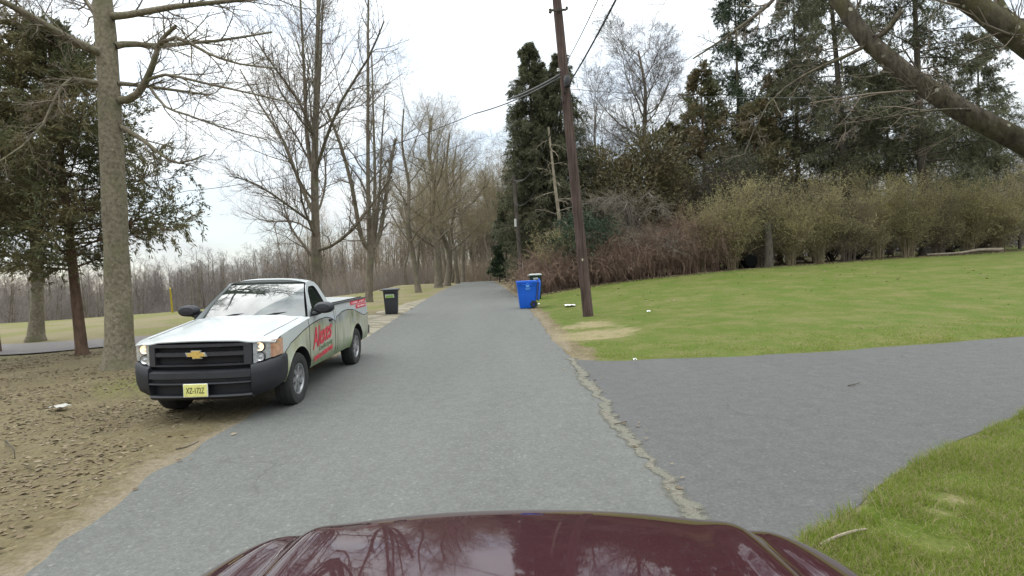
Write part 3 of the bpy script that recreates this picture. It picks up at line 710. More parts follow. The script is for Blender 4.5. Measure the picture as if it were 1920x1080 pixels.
# tree far over by the path
bare_tree("roadside_tree", "tan bare tree trunk beyond the grey path, beside the reddish cedar", G(-15.8, 18.1), 15, .19, dict(UPRIGHT, t0=.28, n1=20, l1=.34, flare=.7), 12, lean=(-1.0, .3), bark_m=BARK_PALE, group="bare trees along the road")
bare_tree("roadside_tree", "bare tree beyond the path at the photo's edge, only its boughs showing", G(-15.0, 13.0), 13, .24, dict(BROAD, t0=.3), 13, lean=(-.3, .2), group="bare trees along the road")
# tall tree behind the truck
bB = np.array(G(-7.9, 21.5))
limbsB = [([tuple(at(px, py, 21.5 + dy) - bB) for px, py, dy in pts], a * .72, b * .8) for pts, a, b in (
    ([(597, 468, 0), (620, 462, -.5), (660, 432, -1.2), (700, 380, -1.8), (735, 330, -2.2)], .10, .03),
    ([(588, 400, 0), (560, 340, .8), (535, 270, 1.6), (490, 200, 2.4), (450, 130, 3.0)], .11, .03),
    ([(588, 420, 0), (540, 385, -.8), (480, 345, -1.6), (430, 330, -2.2)], .08, .02),
    ([(590, 330, 0), (608, 270, -.6), (640, 190, -1.4), (690, 110, -2.0), (720, 40, -2.5)], .10, .03),
    ([(585, 320, 0), (575, 250, .3), (570, 130, .8), (563, 0, 1.2), (555, -120, 1.6)], .13, .03),
    ([(592, 300, 0), (596, 200, .5), (602, 100, .9), (606, -40, 1.4)], .12, .03),
    ([(586, 250, 0), (560, 190, -.8), (510, 120, -1.7), (470, 60, -2.4)], .09, .02),
    ([(588, 435, 0), (550, 415, .8), (500, 415, 1.5), (455, 395, 2.2)], .06, .015))]
tB = [tuple(at(592, 640, 21.5) - bB), tuple(at(594, 560, 21.5) - bB), tuple(at(592, 440, 21.5) - bB), tuple(at(590, 330, 21.5) - bB), tuple(at(592, 210, 21.7) - bB), tuple(at(596, 60, 22) - bB), tuple(at(600, -160, 22.3) - bB)]
tB[0] = (tB[1][0], tB[1][1], -0.1)
bare_tree("roadside_tree", "tall many-branched bare tree rising behind the pickup's cab", bB, 16.5, .225, dict(UPRIGHT, rk=.36, n1=13, t0=.26, a1=(44, 10), l1=.36, n2=11, n3=8, n4=5, up=.10, top=.22, r2=.022), 21, trunk_pts=tB, limbs=limbsB, bark_m=BARK_GREY, rmin=.0024, group="bare trees along the road")
# forked, once-pollarded tree by the black bin
bC = np.array(G(-8.74, 33.2))
def LC(pts, a, b): return ([tuple(at(px, py, 33.2 + dy) - bC) for px, py, dy in pts], a * .85, b * .8)
limbsC = [LC([(691, 466, 0), (676, 440, -.3), (660, 350, -.8), (638, 270, -1.1), (612, 205, -1.4)], .19, .09),
          LC([(693, 462, 0), (692, 430, .2), (690, 330, .5), (690, 200, .8), (690, 60, 1.1), (692, -60, 1.3)], .21, .06),
          LC([(697, 462, 0), (700, 430, -.2), (703, 330, -.6), (700, 220, -.9), (697, 100, -1.1)], .17, .04),
          LC([(699, 466, 0), (712, 440, .2), (722, 380, .4), (732, 310, .6), (742, 260, .8)], .19, .10),
          LC([(696, 464, 0), (705, 430, .6), (712, 350, 1.2), (716, 260, 1.8), (722, 180, 2.2)], .14, .04)]
bare_tree("roadside_tree", "bare tree forking low into upright thick stems, behind the black bin", bC, 4.0, .215,
          dict(n1=2, t0=.9, a1=(30, 6), l1=.5, up=.1, n2=16, n3=7, n4=5, l2=.17, l3=.42, top=1.0, flare=.5, a2=(38, 12)), 31, trunk_pts=[tuple(at(691, 569, 33.2) - bC), tuple(at(693, 520, 33.2) - bC), tuple(at(695, 460, 33.2) - bC)], limbs=limbsC, bark_m=BARK_GREY, group="bare trees along the road")
row = [(785, 549, 45.0, 15.0, .25, VASE, "slender bare tree just past the black bin, thinnest trunk of the receding row"),
       (822, 540, 55.0, 17.0, .40, BROAD, "stout dark-boughed bare tree, broadest trunk of the row receding along the road"),
       (838, 537, 59.5, 16.5, .36, VASE, "bare tree close behind the stoutest trunk of the receding row"),
       (858, 532, 68.0, 17.0, .30, BROAD, "grey bare tree where the receding row meets the road's brow"),
       (868, 530, 73.0, 16.0, .28, VASE, "bare tree last in the row before the road dips out of sight")]
for i, (px, py, d, h, r, st, lab) in enumerate(row):
    x = at(px, py, d)[0]
    bare_tree("roadside_tree", lab, G(x, d, -0.05), h, r, dict(st, n1=st['n1'] + 6, n2=10, n3=6, n4=5, l1=.44, a1=(54, 12), t0=.22, lt=.5, up=.06, rk=.34, r2=.022), 40 + i, twig_m=TWIG_OLIVE, group="bare trees along the road", lean=((-.5, .3, .8, .4, .2)[i], 0), rmin=0.0036)

bare_tree("roadside_tree", "unseen bare tree on the dirt side behind the viewer, added for reflections", G(-7.2, -14), 16, .3, dict(VASE, n3=5, n4=3), 52)  # out of frame, added so windshield and hood have branches to mirror
# woods where the road dips away, and bare woods behind the conifers
W = [bare_tree("woodland_tree", "bare brown tree in the wood where the road disappears", G(-3.4, 84, -.1), 17, .24, WOODS, 60, twig_m=TWIG_OLIVE, group="bare trees of the wood where the road disappears", rmin=.007),
     bare_tree("woodland_tree", "bare brown tree in the wood where the road disappears", G(0.5, 92, -.1), 16, .2, dict(WOODS, t0=.3, a1=(45, 12)), 61, twig_m=TWIG_BROWN, group="bare trees of the wood where the road disappears", rmin=.007, lean=(1.2, 0)),
     bare_tree("woodland_tree", "bare brown tree in the wood where the road disappears", G(-9.5, 82, -.1), 18, .26, dict(VASE, t0=.35), 62, twig_m=TWIG_OLIVE, group="bare trees of the wood where the road disappears", rmin=.007, lean=(-1, 0))]
rng = np.random.default_rng(3)
for i in range(60):
    y = 80 + 60 * (i / 60) + rng.normal(0, 2)
    x = -4.5 - (y - 90) * 0.12 + rng.uniform(-13, 13)
    if lx(y) - 1.0 < x < rx(y) + 1.0: x += 6 * (1 if rng.random() < .6 else -1)
    copy_tree(W[i % 3], G(x, y, -.1), rng.uniform(0, 6.28), rng.uniform(.7, 1.15))
for i in range(9):
    y = 50 + i * 4.2; x = float(rx(y)) + rng.uniform(2.6, 6)
    copy_tree(W[i % 3], G(x, y, -.1), rng.uniform(0, 6.28), rng.uniform(.62, .95), "bare tree on the bank beyond the spruces, on the bins' side of the road", "bare trees on the bank beyond the spruces")
GW = bare_tree("woodland_tree", "large rounded grey bare tree showing above the bronze evergreen", G(12.3, 50, -.1), 20.0, .30, dict(BROAD, t0=.34, n1=24, l1=.42, a1=(44, 12), n2=11, n3=8, n4=6), 70, bark_m=BARK_GREY, twig_m=TWIG_GREY, rmin=.006)
GW.scale = (1.3, 1.2, 1)
G2 = bare_tree("woodland_tree", "grey bare tree of the wood behind the conifers", G(8.5, 52, -.1), 16, .2, dict(VASE, t0=.3), 71, twig_m=TWIG_GREY, rmin=.007, group="grey bare trees behind the conifers")
rng = np.random.default_rng(5)
for i in range(34):
    x = 11 + i * 1.75 + rng.normal(0, .6); y = 50 + rng.uniform(0, 26)
    copy_tree((G2, GW)[i % 5 == 0], G(x, y, -.1), rng.uniform(0, 6.28), rng.uniform(.55, .98), "grey bare tree of the wood behind the conifers", "grey bare trees behind the conifers")

# far wood down in the valley beyond the field: reads as one mass
rng = np.random.default_rng(8)
def far_wood(name, n, place, hr, mats, seed, nt=44):
    rng = np.random.default_rng(seed); sets = []
    B = []; H = []
    for i in range(n):
        x, y = place(rng); B.append(G(x, y, -.3)); H.append(rng.uniform(*hr))
    B = np.array(B); H = np.array(H); K = 5
    s = np.linspace(0, 1, K)[None, :, None]
    lean = rng.normal(0, .05, (n, 1, 3)) * np.array([1, 1, 0])
    P = B[:, None, :] + s * H[:, None, None] * (np.array([0, 0, 1.0]) + lean)
    R = (H[:, None] * 0.010) * np.linspace(1, .2, K)[None]
    P1, R1 = grow(rng, P, R, 12, .22, 1.0, (38, 12), lambda t, p: p * .34 * (1.15 - .75 * t), 5, .1, .1, .6, 9, .25, .012)
    P2, R2 = grow(rng, P1, R1, 8, .2, 1.0, (40, 14), lambda t, p: p * .5 * (1.1 - .5 * t), 4, .06, .14, .6, 9, .4, .010)
    P3, R3 = grow(rng, P2, R2, 4, .2, 1.0, (38, 14), lambda t, p: p * .55, 3, .04, .14, .7, 9, .6, .009)
    o = mesh_tubes(name, [(P, R, 5), (P1, R1, 3), (P2, R2, 3), (P3, R3, 3)], mats, None, midx=[0, 0, 1, 1])
    return tag(o, kind="stuff")
TW_FAR = plain("greyish_mauve_twigs", (0.205, 0.18, 0.165), 0.95, var=0.25, vscale=0.08, spec=0.1)
TW_FAR2 = plain("warm_brown_far_twigs", (0.27, 0.218, 0.16), 0.95, var=0.25, vscale=0.1, spec=0.1)
def pl_left(r):
    while True:
        y = r.uniform(45, 150); x = r.uniform(-150, -14)
        d = crest(y) - x
        if (40 < d < 115 or (y > 80 and 20 < d < 115)) and -1.06 < x / y < -0.02: return x, y
far_wood("valley_woods", 520, pl_left, (8.0, 11.5), [BARK_GREY, TW_FAR], 80)
def pl_end(r):
    y = r.uniform(92, 160); return -6 - (y - 90) * .25 + r.uniform(-34, 40), y
far_wood("distant_woods", 170, pl_end, (11, 17), [BARK_GREY, TW_FAR2], 81)
def pl_right(r): return r.uniform(14, 120), r.uniform(80, 130)
far_wood("back_woods", 150, pl_right, (11, 16), [BARK_GREY, TW_FAR], 82)
# low brush closing the valley and the wood's floor
def brush(name, n, place, h, mat, seed):
    rng = np.random.default_rng(seed)
    B = np.array([G(*place(rng), -.1) for _ in range(n)])
    d = unit(rng.normal(0, .5, (n, 3)) + np.array([0, 0, 1.0])); L = rng.uniform(.5, 1, n) * h
    P = np.stack([B, B + d * L[:, None] * .5, B + d * L[:, None] + rng.normal(0, .1, (n, 3))], 1)
    R = np.tile(np.array([.02, .014, .008]), (n, 1))
    P1, R1 = grow(rng, P, R, 7, .15, 1, (40, 15), lambda t, p: p * .5, 3, .05, .15, .7, .012, .6, .007)
    return tag(mesh_tubes(name, [(P, R, 3), (P1, R1, 3)], [mat], None), kind="stuff")
brush("valley_brush", 8500, pl_left, 5.0, TW_FAR, 83)
brush("wood_brush", 3600, lambda r: (r.uniform(-62, -13), r.uniform(80, 130)), 4.2, TW_FAR, 86)
brush("wood_brush", 4200, lambda r: (-5 + r.uniform(-26, 24), r.uniform(88, 125)), 5.5, TW_FAR2, 84)
brush("wood_brush", 3600, lambda r: (r.uniform(2, 70), r.uniform(42, 72)), 4.5, TWIG_GREY, 85)
# ------------------------------------------------------------------ evergreens and shrubs
conifer("cedar", "dark olive evergreen with a fluted reddish trunk, between the path and the pickup", G(-11.1, 14.05, -.05), 8.4, .135, 3.0, 101, n=120, zmin=.27, droop=.16, hang=.05, sprays=22, ln=.13, wd=.03, fol=FOL_CEDAR, bark_m=BARK_RED, lean=(-.35, .1), shape=.5, upt=.08, per=32, gap=.18)
conifer("cedar", "dark olive evergreen crown filling the photo's edge beyond the path", G(-14.8, 15.6, -.05), 7.5, .12, 2.8, 102, n=90, zmin=.36, droop=.16, hang=.05, sprays=20, ln=.13, wd=.03, fol=FOL_CEDAR, bark_m=BARK_RED, lean=(.2, 0), shape=.6, upt=.1, per=22, gap=.15)
# spruces over the brambles
def gx(px, d, py=480): return float(at(px, py, d)[0])
conifer("spruce", "tall full dark spruce with drooping boughs next to the road", G(gx(1008, 37), 37), 16.2, .24, 3.0, 111, n=160, zmin=.17, droop=.30, hang=.65, sprays=30, ln=.20, wd=.035, fol=FOL_SPRUCE, per=24, shape=.62, gap=.08)
conifer("spruce", "dark spruce directly behind the leaning utility pole", G(gx(1062, 36.5), 36.5), 15.0, .22, 3.2, 112, n=150, zmin=.1, droop=.30, hang=.65, sprays=28, ln=.20, wd=.035, fol=FOL_SPRUCE, per=22, shape=.62, gap=.08)
conifer("spruce", "dark spruce between the roadside one and the one behind the pole, set back", G(gx(1030, 39), 39), 15.2, .22, 2.8, 110, n=140, zmin=.1, droop=.28, hang=.6, sprays=26, ln=.22, wd=.04, fol=FOL_SPRUCE, per=20, shape=.62, gap=.08)
conifer("pine", "slim airy conifer with a pale thin trunk above the olive juniper", G(gx(1392, 42), 42), 23.5, .2, 3.6, 113, n=110, zmin=.30, droop=.12, hang=.2, sprays=30, ln=.22, wd=.04, fol=FOL_PINE, bark_m=BARK_GREY, per=24, shape=.6, gap=.2)
conifer("spruce", "gaunt spruce with gaps between drooping boughs, bare dark trunk leaning over the hedge", G(gx(1600, 37), 37), 25, .30, 5.8, 114, n=135, zmin=.20, droop=.28, hang=.85, sprays=42, ln=.22, wd=.036, fol=FOL_SPRUCE, per=28, shape=.5, gap=.36, lean=(-1.6, 0))
conifer("spruce", "gaunt double-topped spruce with tattered hanging boughs behind the forked lichened tree", G(gx(1748, 34), 34.5), 24, .32, 6.0, 115, n=130, zmin=.22, droop=.24, hang=.9, sprays=42, ln=.22, wd=.036, fol=FOL_SPRUCE, per=28, shape=.45, gap=.40, lean=(-.7, 0))
conifer("spruce", "spruce between two gaunt ones, set back with thin boughs", G(gx(1500, 43), 43), 22, .24, 4.4, 116, n=120, zmin=.14, droop=.25, hang=.75, sprays=36, ln=.22, wd=.036, fol=FOL_SPRUCE, per=26, shape=.55, gap=.2)
conifer("spruce", "dark spruce behind the leaning gaunt one, closing the gap above the olive hedge", G(gx(1668, 45), 45), 15, .24, 4.6, 136, n=120, zmin=.16, droop=.25, hang=.7, sprays=34, ln=.22, wd=.038, fol=FOL_SPRUCE, per=24, shape=.5, gap=.2)
conifer("spruce", "dark spruce set back at the hedge's far end, beyond the forked lichened tree's limb", G(gx(1838, 44), 44), 17, .24, 4.2, 137, n=100, zmin=.18, droop=.25, hang=.7, sprays=32, ln=.22, wd=.038, fol=FOL_SPRUCE, per=24, shape=.55, gap=.25)
conifer("juniper", "brownish juniper between the pointed one and the bronze evergreen", G(gx(1268, 40.5), 40.5), 10.5, .18, 2.7, 138, n=90, zmin=.10, droop=.14, hang=.1, sprays=24, ln=.2, wd=.055, fol=FOL_JUNIPER, bark_m=BARK_RED, per=18, shape=.5, upt=.05, gap=.12)
conifer("juniper", "tall ragged juniper squeezed behind the broad brown-green one", G(gx(1462, 40), 40), 13.5, .2, 3.2, 139, n=95, zmin=.10, droop=.14, hang=.15, sprays=24, ln=.2, wd=.05, fol=FOL_JUNIPER, bark_m=BARK_RED, per=18, shape=.55, upt=.05, gap=.15)
conifer("spruce", "small dark spruce half hidden where the hedge ends at the photo's edge", G(gx(1850, 42), 42), 9.5, .2, 3.6, 117, n=80, zmin=.3, droop=.25, hang=.5, sprays=20, ln=.24, wd=.05, fol=FOL_SPRUCE, per=9, shape=.7, gap=.2)
conifer("juniper", "dense olive-green juniper with a ragged pointed top", G(gx(1325, 38), 38), 13.8, .2, 3.0, 118, n=95, zmin=.10, droop=.14, hang=.1, sprays=24, ln=.2, wd=.06, fol=FOL_JUNIPER, bark_m=BARK_RED, per=18, shape=.55, upt=.06, gap=.15)
conifer("juniper", "broad brown-green juniper leaning against its pointed neighbour", G(gx(1420, 37.5), 37.5), 11.0, .2, 3.8, 119, n=95, zmin=.10, droop=.16, hang=.12, sprays=24, ln=.2, wd=.06, fol=FOL_JUNIPER, bark_m=BARK_RED, per=18, shape=.5, upt=.05, gap=.15)
leaf_bush("magnolia", "broad bronze-brown evergreen with glossy leaves above the brambles", G(gx(1195, 36), 36), [(0, 0, 4.0, 3.0, 2.4, 3.6), (1.1, .3, 7.8, 1.8, 1.6, 2.0), (-1.6, 0, 6.0, 1.6, 1.6, 2.2), (2.4, 0, 5.0, 1.5, 1.5, 2.4)], 26000, .24, .10, FOL_MAGNOLIA, 121, clump=.40, nclump=520, cat="tree", stems=14)
leaf_bush("evergreen_shrub", "olive rounded evergreen top behind the utility pole's shaft", G(gx(1112, 38), 38), [(0, 0, 6.2, 1.6, 1.5, 3.6), (.3, 0, 3.0, 1.9, 1.5, 2.8)], 12000, .2, .09, FOL_OLIVE, 122, clump=.34, nclump=280, cat="tree")
leaf_bush("yew", "blackish spreading yew below the junipers", G(gx(1345, 35.5), 35.5), [(0, 0, 3.2, 3.2, 1.8, 3.0), (2.6, 0, 3.6, 2.4, 1.6, 2.8), (-2.4, 0, 2.6, 2.0, 1.6, 2.4), (1.2, 0, 6.0, 2.0, 1.5, 1.6)], 28000, .2, .06, FOL_YEW, 123, clump=.42, nclump=560, stems=14)
leaf_bush("yew", "blackish yew behind the olive hedge, under the gaunt spruce", G(gx(1560, 36.5), 36.5), [(0, 0, 2.6, 3.2, 1.6, 2.4), (-2.2, 0, 3.4, 2.0, 1.5, 2.4), (3.2, 0, 2.4, 2.2, 1.5, 2.0)], 18000, .2, .06, FOL_YEW, 124, clump=.42, nclump=380, stems=12)
leaf_bush("yew", "dark yew deep behind the hedge beside the tattered double-topped spruce", G(gx(1780, 37.5), 37.5), [(0, 0, 2.2, 3.4, 1.6, 2.0), (3.2, .4, 2.0, 2.2, 1.5, 1.8)], 15000, .2, .06, FOL_YEW, 126, clump=.42, nclump=330, stems=12)
leaf_bush("evergreen_shrub", "bluish-green rounded shrub rising from the brambles by the pole", G(gx(1095, 32.4), 32.4), [(0, 0, 2.9, 1.5, 1.1, 1.7), (1.2, 0, 2.9, 1.1, .9, 1.1), (-1.1, 0, 2.5, .9, .8, 1.3)], 6500, .15, .06, FOL_TEAL, 125, clump=.26, nclump=170)
leaf_bush("evergreen_shrub", "dark ivy-like evergreen mound arching over the verge behind the blue bin", G(gx(985, 42), 42), [(0, 0, 1.9, 1.5, 1.3, 1.6), (.9, .3, 2.8, 1.2, 1.2, 1.4)], 4500, .17, .08, FOL_SPRUCE, 127, clump=.3, nclump=110)
conifer("pine", "green pine beside the second utility pole", G(gx(948, 62, 450), 62), 8.6, .14, 1.9, 128, n=46, zmin=.42, droop=.1, hang=.1, sprays=18, ln=.3, wd=.09, fol=FOL_PINE, per=10, shape=.5)
conifer("pine", "little green pine low beside the far end of the road", G(gx(936, 66, 505), 66), 4.2, .08, 1.4, 129, n=34, zmin=.16, droop=.1, hang=.1, sprays=16, ln=.3, wd=.09, fol=FOL_PINE, per=10, shape=.7)
# dead conifer stem with side stubs
bs_ = np.array(G(gx(1056, 32.8), 32.8)); rng = np.random.default_rng(131)
root = empty("dead_tree", bs_, "dead pale stem with bare drooping side branches, next to the utility pole", "tree")
TP, TR = trunk_set(rng, [(0, 0, 0), (-.05, 0, 3), (-.3, 0, 6), (-.55, 0, 9.6)], .16, .05, 14)
P1, R1 = grow(rng, TP, TR, 26, .3, .96, (88, 12), lambda t, p: 1.9 * (1.2 - .6 * t), 7, -.02, .1, .35, .03, .3, .008, .25)
mesh_tubes("trunk", [(TP, TR, 10), (P1, R1, 5)], [SNAG], root)
P2, R2 = grow(rng, P1, R1, 8, .2, 1, (50, 15), lambda t, p: p * .35, 4, -.05, .15, .6, .012, .5, .006)
mesh_tubes("crown", [(P2, R2, 3)], [TWIG_PALE], root)
# grey layered weeping shrub
rng = np.random.default_rng(132)
root = empty("weeping_shrub", G(gx(1190, 33.2), 33.2), "grey leafless weeping shrub with layered boughs over a dark hollow", "shrub")
P0 = []
for k in range(24):
    a = rng.uniform(-.5, 3.64) if k % 3 else rng.uniform(0, 6.28); q = rng.uniform(1.5, 3.6); zt = rng.choice([2.4, 3.0, 4.3, 5.0]) + rng.normal(0, .15)
    P0.append(path([(0, 0, 0), (.3 * math.cos(a), .3 * math.sin(a), zt * .7), (.55 * q * math.cos(a), -.4 * q * abs(math.sin(a)), zt), (q * math.cos(a), -.7 * q * abs(math.sin(a)), zt - .45)], 10))
P0 = np.stack(P0) + rng.normal(0, .05, (24, 10, 3)) * np.linspace(0, 1, 10)[None, :, None]
R0 = np.tile(np.linspace(.07, .012, 10), (24, 1))
P1, R1 = grow(rng, P0, R0, 18, .35, 1, (55, 18), lambda t, p: .85 + 0 * t, 5, 0, .15, .5, .015, .4, .005, .25)
P2, R2 = grow(rng, P1, R1, 8, .1, 1, (45, 15), lambda t, p: p * .5, 4, 0, .15, .6, .008, .5, .005, .3)
mesh_tubes("stem", [(P0, R0, 6), (P1, R1, 4)], [TWIG_GREY], root); mesh_tubes("crown", [(P2, R2, 3)], [TWIG_PALE], root)
# the olive twiggy hedge: one shrub after the other
hp = [(1316, 33.2, 4.3), (1372, 32.8, 5.3), (1428, 33.2, 5.4), (1482, 33.0, 5.0), (1535, 33.4, 5.4), (1590, 33.2, 5.1), (1645, 33.6, 5.5), (1702, 33.6, 5.2), (1760, 34.0, 4.9), (1818, 34.2, 4.8), (1876, 34.4, 5.0), (1936, 34.8, 5.6), (1995, 35.2, 5.2)]
hl = ["where the hedge meets the red-brown brambles", "with the tallest pale tips over the black drum", "just past the black drum, around a dark post", "between the dark post and the gaunt spruces", "in front of the blackish yew", "below the leaning gaunt spruce", "a little past the leaning gaunt spruce's trunk", "just before the double-topped spruce", "in front of the double-topped spruce's trunk", "behind the fallen log", "before the dark boarded fence", "at the hedge's far end, yellowest of the row", "beyond the photo's edge at the hedge's end"]
HS = [twig_shrub("hedge_shrub", "", (0, 0, 0), 5.0, 1.7, 140 + k, stems=46, twig_m=(TWIG_OLIVE, TWIG_OLIVE, TWIG_BROWN)[k], nb=13000, bl=.085, n2=11) for k in range(3)]
for i, (px, d, h) in enumerate(hp[:-1]):
    lab = "olive twiggy hedge shrub " + hl[i]
    loc = G(gx(px, d), d)
    if i < 3:
        o = HS[i]; o.location = loc; o["label"] = lab; o["category"] = "shrub"; o["group"] = "olive hedge shrubs"; o.scale = (.92, .92, h / 5.7)
    else:
        o = copy_tree(HS[(i * 2 + 1) % 3], loc, i * 1.7, 1, lab, "olive hedge shrubs"); q_ = (.95, .78, 1.05, .85, .8, 1.0, .75)[i % 7]; o.scale = (q_, q_, h / 5.8 * (1.0, .86, 1.08, .9, 1.0, .82, 1.05)[i % 7])
twig_shrub("shrub", "yellowish twiggy shrub by the verge behind the blue bin", G(gx(1035, 32.5), 32.5), 3.4, 1.2, 150, stems=22, nb=5000)
# red-brown bramble thicket
def brambles():
    rng = np.random.default_rng(160); n = 520
    x = rng.uniform(1.0, 12.2, n); y = 31.4 + (x - 1) * .08 + rng.uniform(0, 2.2, n)
    hh = np.interp(x, [1, 2.2, 4, 8, 11, 12.2], [1.2, 2.2, 2.3, 2.6, 3.2, 2.6]) * rng.uniform(.6, 1.05, n)
    a = rng.uniform(0, 6.28, n); q = rng.uniform(.5, 1.8, n)
    B = np.stack([x, y, zg(x, y)], 1); D = np.stack([np.cos(a), np.sin(a) * .7, 0 * a], 1) * q[:, None]
    z = np.array([0, 0, 1.0])
    P = np.stack([B, B + D * .15 + z * hh[:, None] * .6, B + D * .45 + z * hh[:, None], B + D * .8 + z * hh[:, None] * .85, B + D * 1.1 + z * hh[:, None] * .45], 1)
    P = np.stack([path(p, 9) for p in P]) + rng.normal(0, .04, (n, 9, 3))
    R = np.tile(np.linspace(.014, .006, 9), (n, 1))
    P1, R1 = grow(rng, P, R, 12, .1, 1, (50, 18), lambda t, p: p * .28, 5, -.02, .2, .7, .009, .5, .005, .15)
    P2, R2 = grow(rng, P1, R1, 5, .1, 1, (45, 18), lambda t, p: p * .5, 4, 0, .2, .7, .006, .6, .004)
    i = rng.random(len(P1)) < .12
    m = [plain("red_brown_canes", (0.215, 0.145, 0.11), .9, var=.3, vscale=.8, spec=.15), TWIG_PALE]
    o = mesh_tubes("brambles", [(P, R, 5), (P1[~i], R1[~i], 4), (P1[i], R1[i], 4), (P2, R2, 3)], m, None, midx=[0, 0, 1, 0])
    tag(o, kind="stuff")
brambles()
# leaning lichened tree by the driveway whose limbs cross the sky
bE = np.array(G(8.3, 5.0, -.1))
def LE_(pts, a, b): return ([tuple(at(px, py, d) - bE) for px, py, d in pts], a, b)
limbsE = [LE_([(2140, 420, 5.2), (2010, 322, 5.4), (1920, 268, 5.5), (1800, 206, 5.6), (1700, 140, 5.7), (1625, 75, 5.8), (1572, 0, 5.9), (1535, -80, 6.0), (1470, -170, 6.2)], .130, .058),
          LE_([(2180, 300, 5.0), (2010, 140, 5.0), (1930, 84, 5.0), (1850, 25, 5.1), (1785, -20, 5.2), (1680, -120, 5.4)], .125, .08),
          LE_([(2020, 130, 5.0), (1960, 40, 5.2), (1900, 40, 5.4), (1850, -40, 5.6)], .06, .03),
          LE_([(1622, 86, 5.8), (1580, 108, 5.7), (1510, 140, 5.6), (1440, 195, 5.5), (1395, 290, 5.4)], .022, .004),
          LE_([(1690, 20, 5.7), (1660, 60, 5.7), (1640, 70, 5.75), (1620, 76, 5.8)], .03, .02),
          LE_([(1300, 110, 5.6), (1375, 60, 5.7), (1450, 0, 5.9), (1490, -60, 6.1)][::-1], .03, .006),
          LE_([(1820, 205, 5.5), (1760, 206, 5.3), (1660, 220, 5.1), (1560, 236, 5.0)], .014, .004)]
bare_tree("lichened_tree", "leaning tree with thick mossy limbs and round pale lichen patches overhanging the driveway", bE, 4.0, .26,
          dict(n1=2, t0=.8, a1=(30, 6), l1=.4, up=.05, n2=6, n3=5, n4=3, l2=.24, l3=.5, top=.6, a2=(60, 18), r2=.010), 170, bark_m=BARK_LICHEN, twig_m=TWIG_BROWN, trunk_pts=[(0, 0, -.1), (-.05, 0, .6), (-.15, .05, 1.3), tuple(at(2160, 380, 5.1) - bE)], limbs=limbsE, rmin=.0025)

# ------------------------------------------------------------------ grass and leaf litter
def grass_blades():
    rng = np.random.default_rng(200)
    def scatter(n, x0, x1, y0, y1, test):
        x = rng.uniform(x0, x1, n); y = rng.uniform(y0, y1, n); k = test(x, y); return x[k], y[k]
    parts = []
    x, y = scatter(330000, 1.6, 6.6, 1.7, 6.2, lambda x, y: y < dnear(x) - 0.04 + .06 * vnoise(x, y, 6, 1)); parts.append((x, y, .07, .0038))
    x, y = scatter(90000, 1.3, 16, 9.5, 13.0, lambda x, y: (y > dfar(x) + 0.03) & (x > rx(y) + .45) & (y - dfar(x) < .15 + 2.6 * RNG.random(len(x)) ** 2)); parts.append((x, y, .055, .006))
    Vs, n = [], 0
    for x, y, h, w in parts:
        dens = vnoise(x, y, 1.6, 77) * .6 + vnoise(x, y, 5, 78) * .4
        pole = np.exp(-(((x - 2.0) / 1.0) ** 2 + ((y - 14.3) / 2.3) ** 2))
        k = (dens > .30 + .22 * rng.random(len(x))) & (pole < .35 + .3 * rng.random(len(x))); x, y = x[k], y[k]; m = len(x)
        B = np.stack([x, y, zg(x, y) + .015], 1); a = rng.uniform(0, 6.28, m)
        s = np.stack([np.cos(a), np.sin(a), 0 * a], 1); ln = h * rng.uniform(.5, 1.35, m) * (0.35 + 1.25 * vnoise(x, y, 2.4, 79))
        lean = np.stack([rng.normal(0, .55, m), rng.normal(0, .55, m), np.ones(m)], 1)
        mid = B + unit(lean) * ln[:, None] * .55; tip = B + unit(lean * np.array([1.9, 1.9, 1])) * ln[:, None]
        Vs.append(np.stack([B - s * w * .5, B + s * w * .5, mid + s * w * .4, tip, mid - s * w * .4], 1).reshape(-1, 3))
    V = np.concatenate(Vs); nb = len(V) // 5; 
    I = np.arange(nb * 5).reshape(nb, 5)
    m, nt, bs = nodes_of("grass_blades")
    g = nt.nodes.new("ShaderNodeNewGeometry")
    c = cramp(nt, g.outputs['Random Per Island'], ((0.0, (0.12, 0.175, 0.015)), (0.5, (0.175, 0.235, 0.03)), (0.70, (0.23, 0.265, 0.06)), (0.76, (0.28, 0.235, 0.12)), (1.0, (0.36, 0.30, 0.17))))
    nt.links.new(c, bs.inputs['Base Color']); bs.inputs['Roughness'].default_value = .6; bs.inputs['Specular IOR Level'].default_value = .2
    tr = nt.nodes.new("ShaderNodeBsdfTranslucent"); nt.links.new(c, tr.inputs[0]); mx = nt.nodes.new("ShaderNodeMixShader"); mx.inputs[0].default_value = .5
    nt.links.new(bs.outputs[0], mx.inputs[1]); nt.links.new(tr.outputs[0], mx.inputs[2]); nt.links.new(mx.outputs[0], nt.nodes['Material Output'].inputs[0])
    tag(mesh_np("grass", V, [I[:, [0, 1, 2, 4]], I[:, [4, 2, 3]]], m, smooth=False), kind="stuff")
grass_blades()
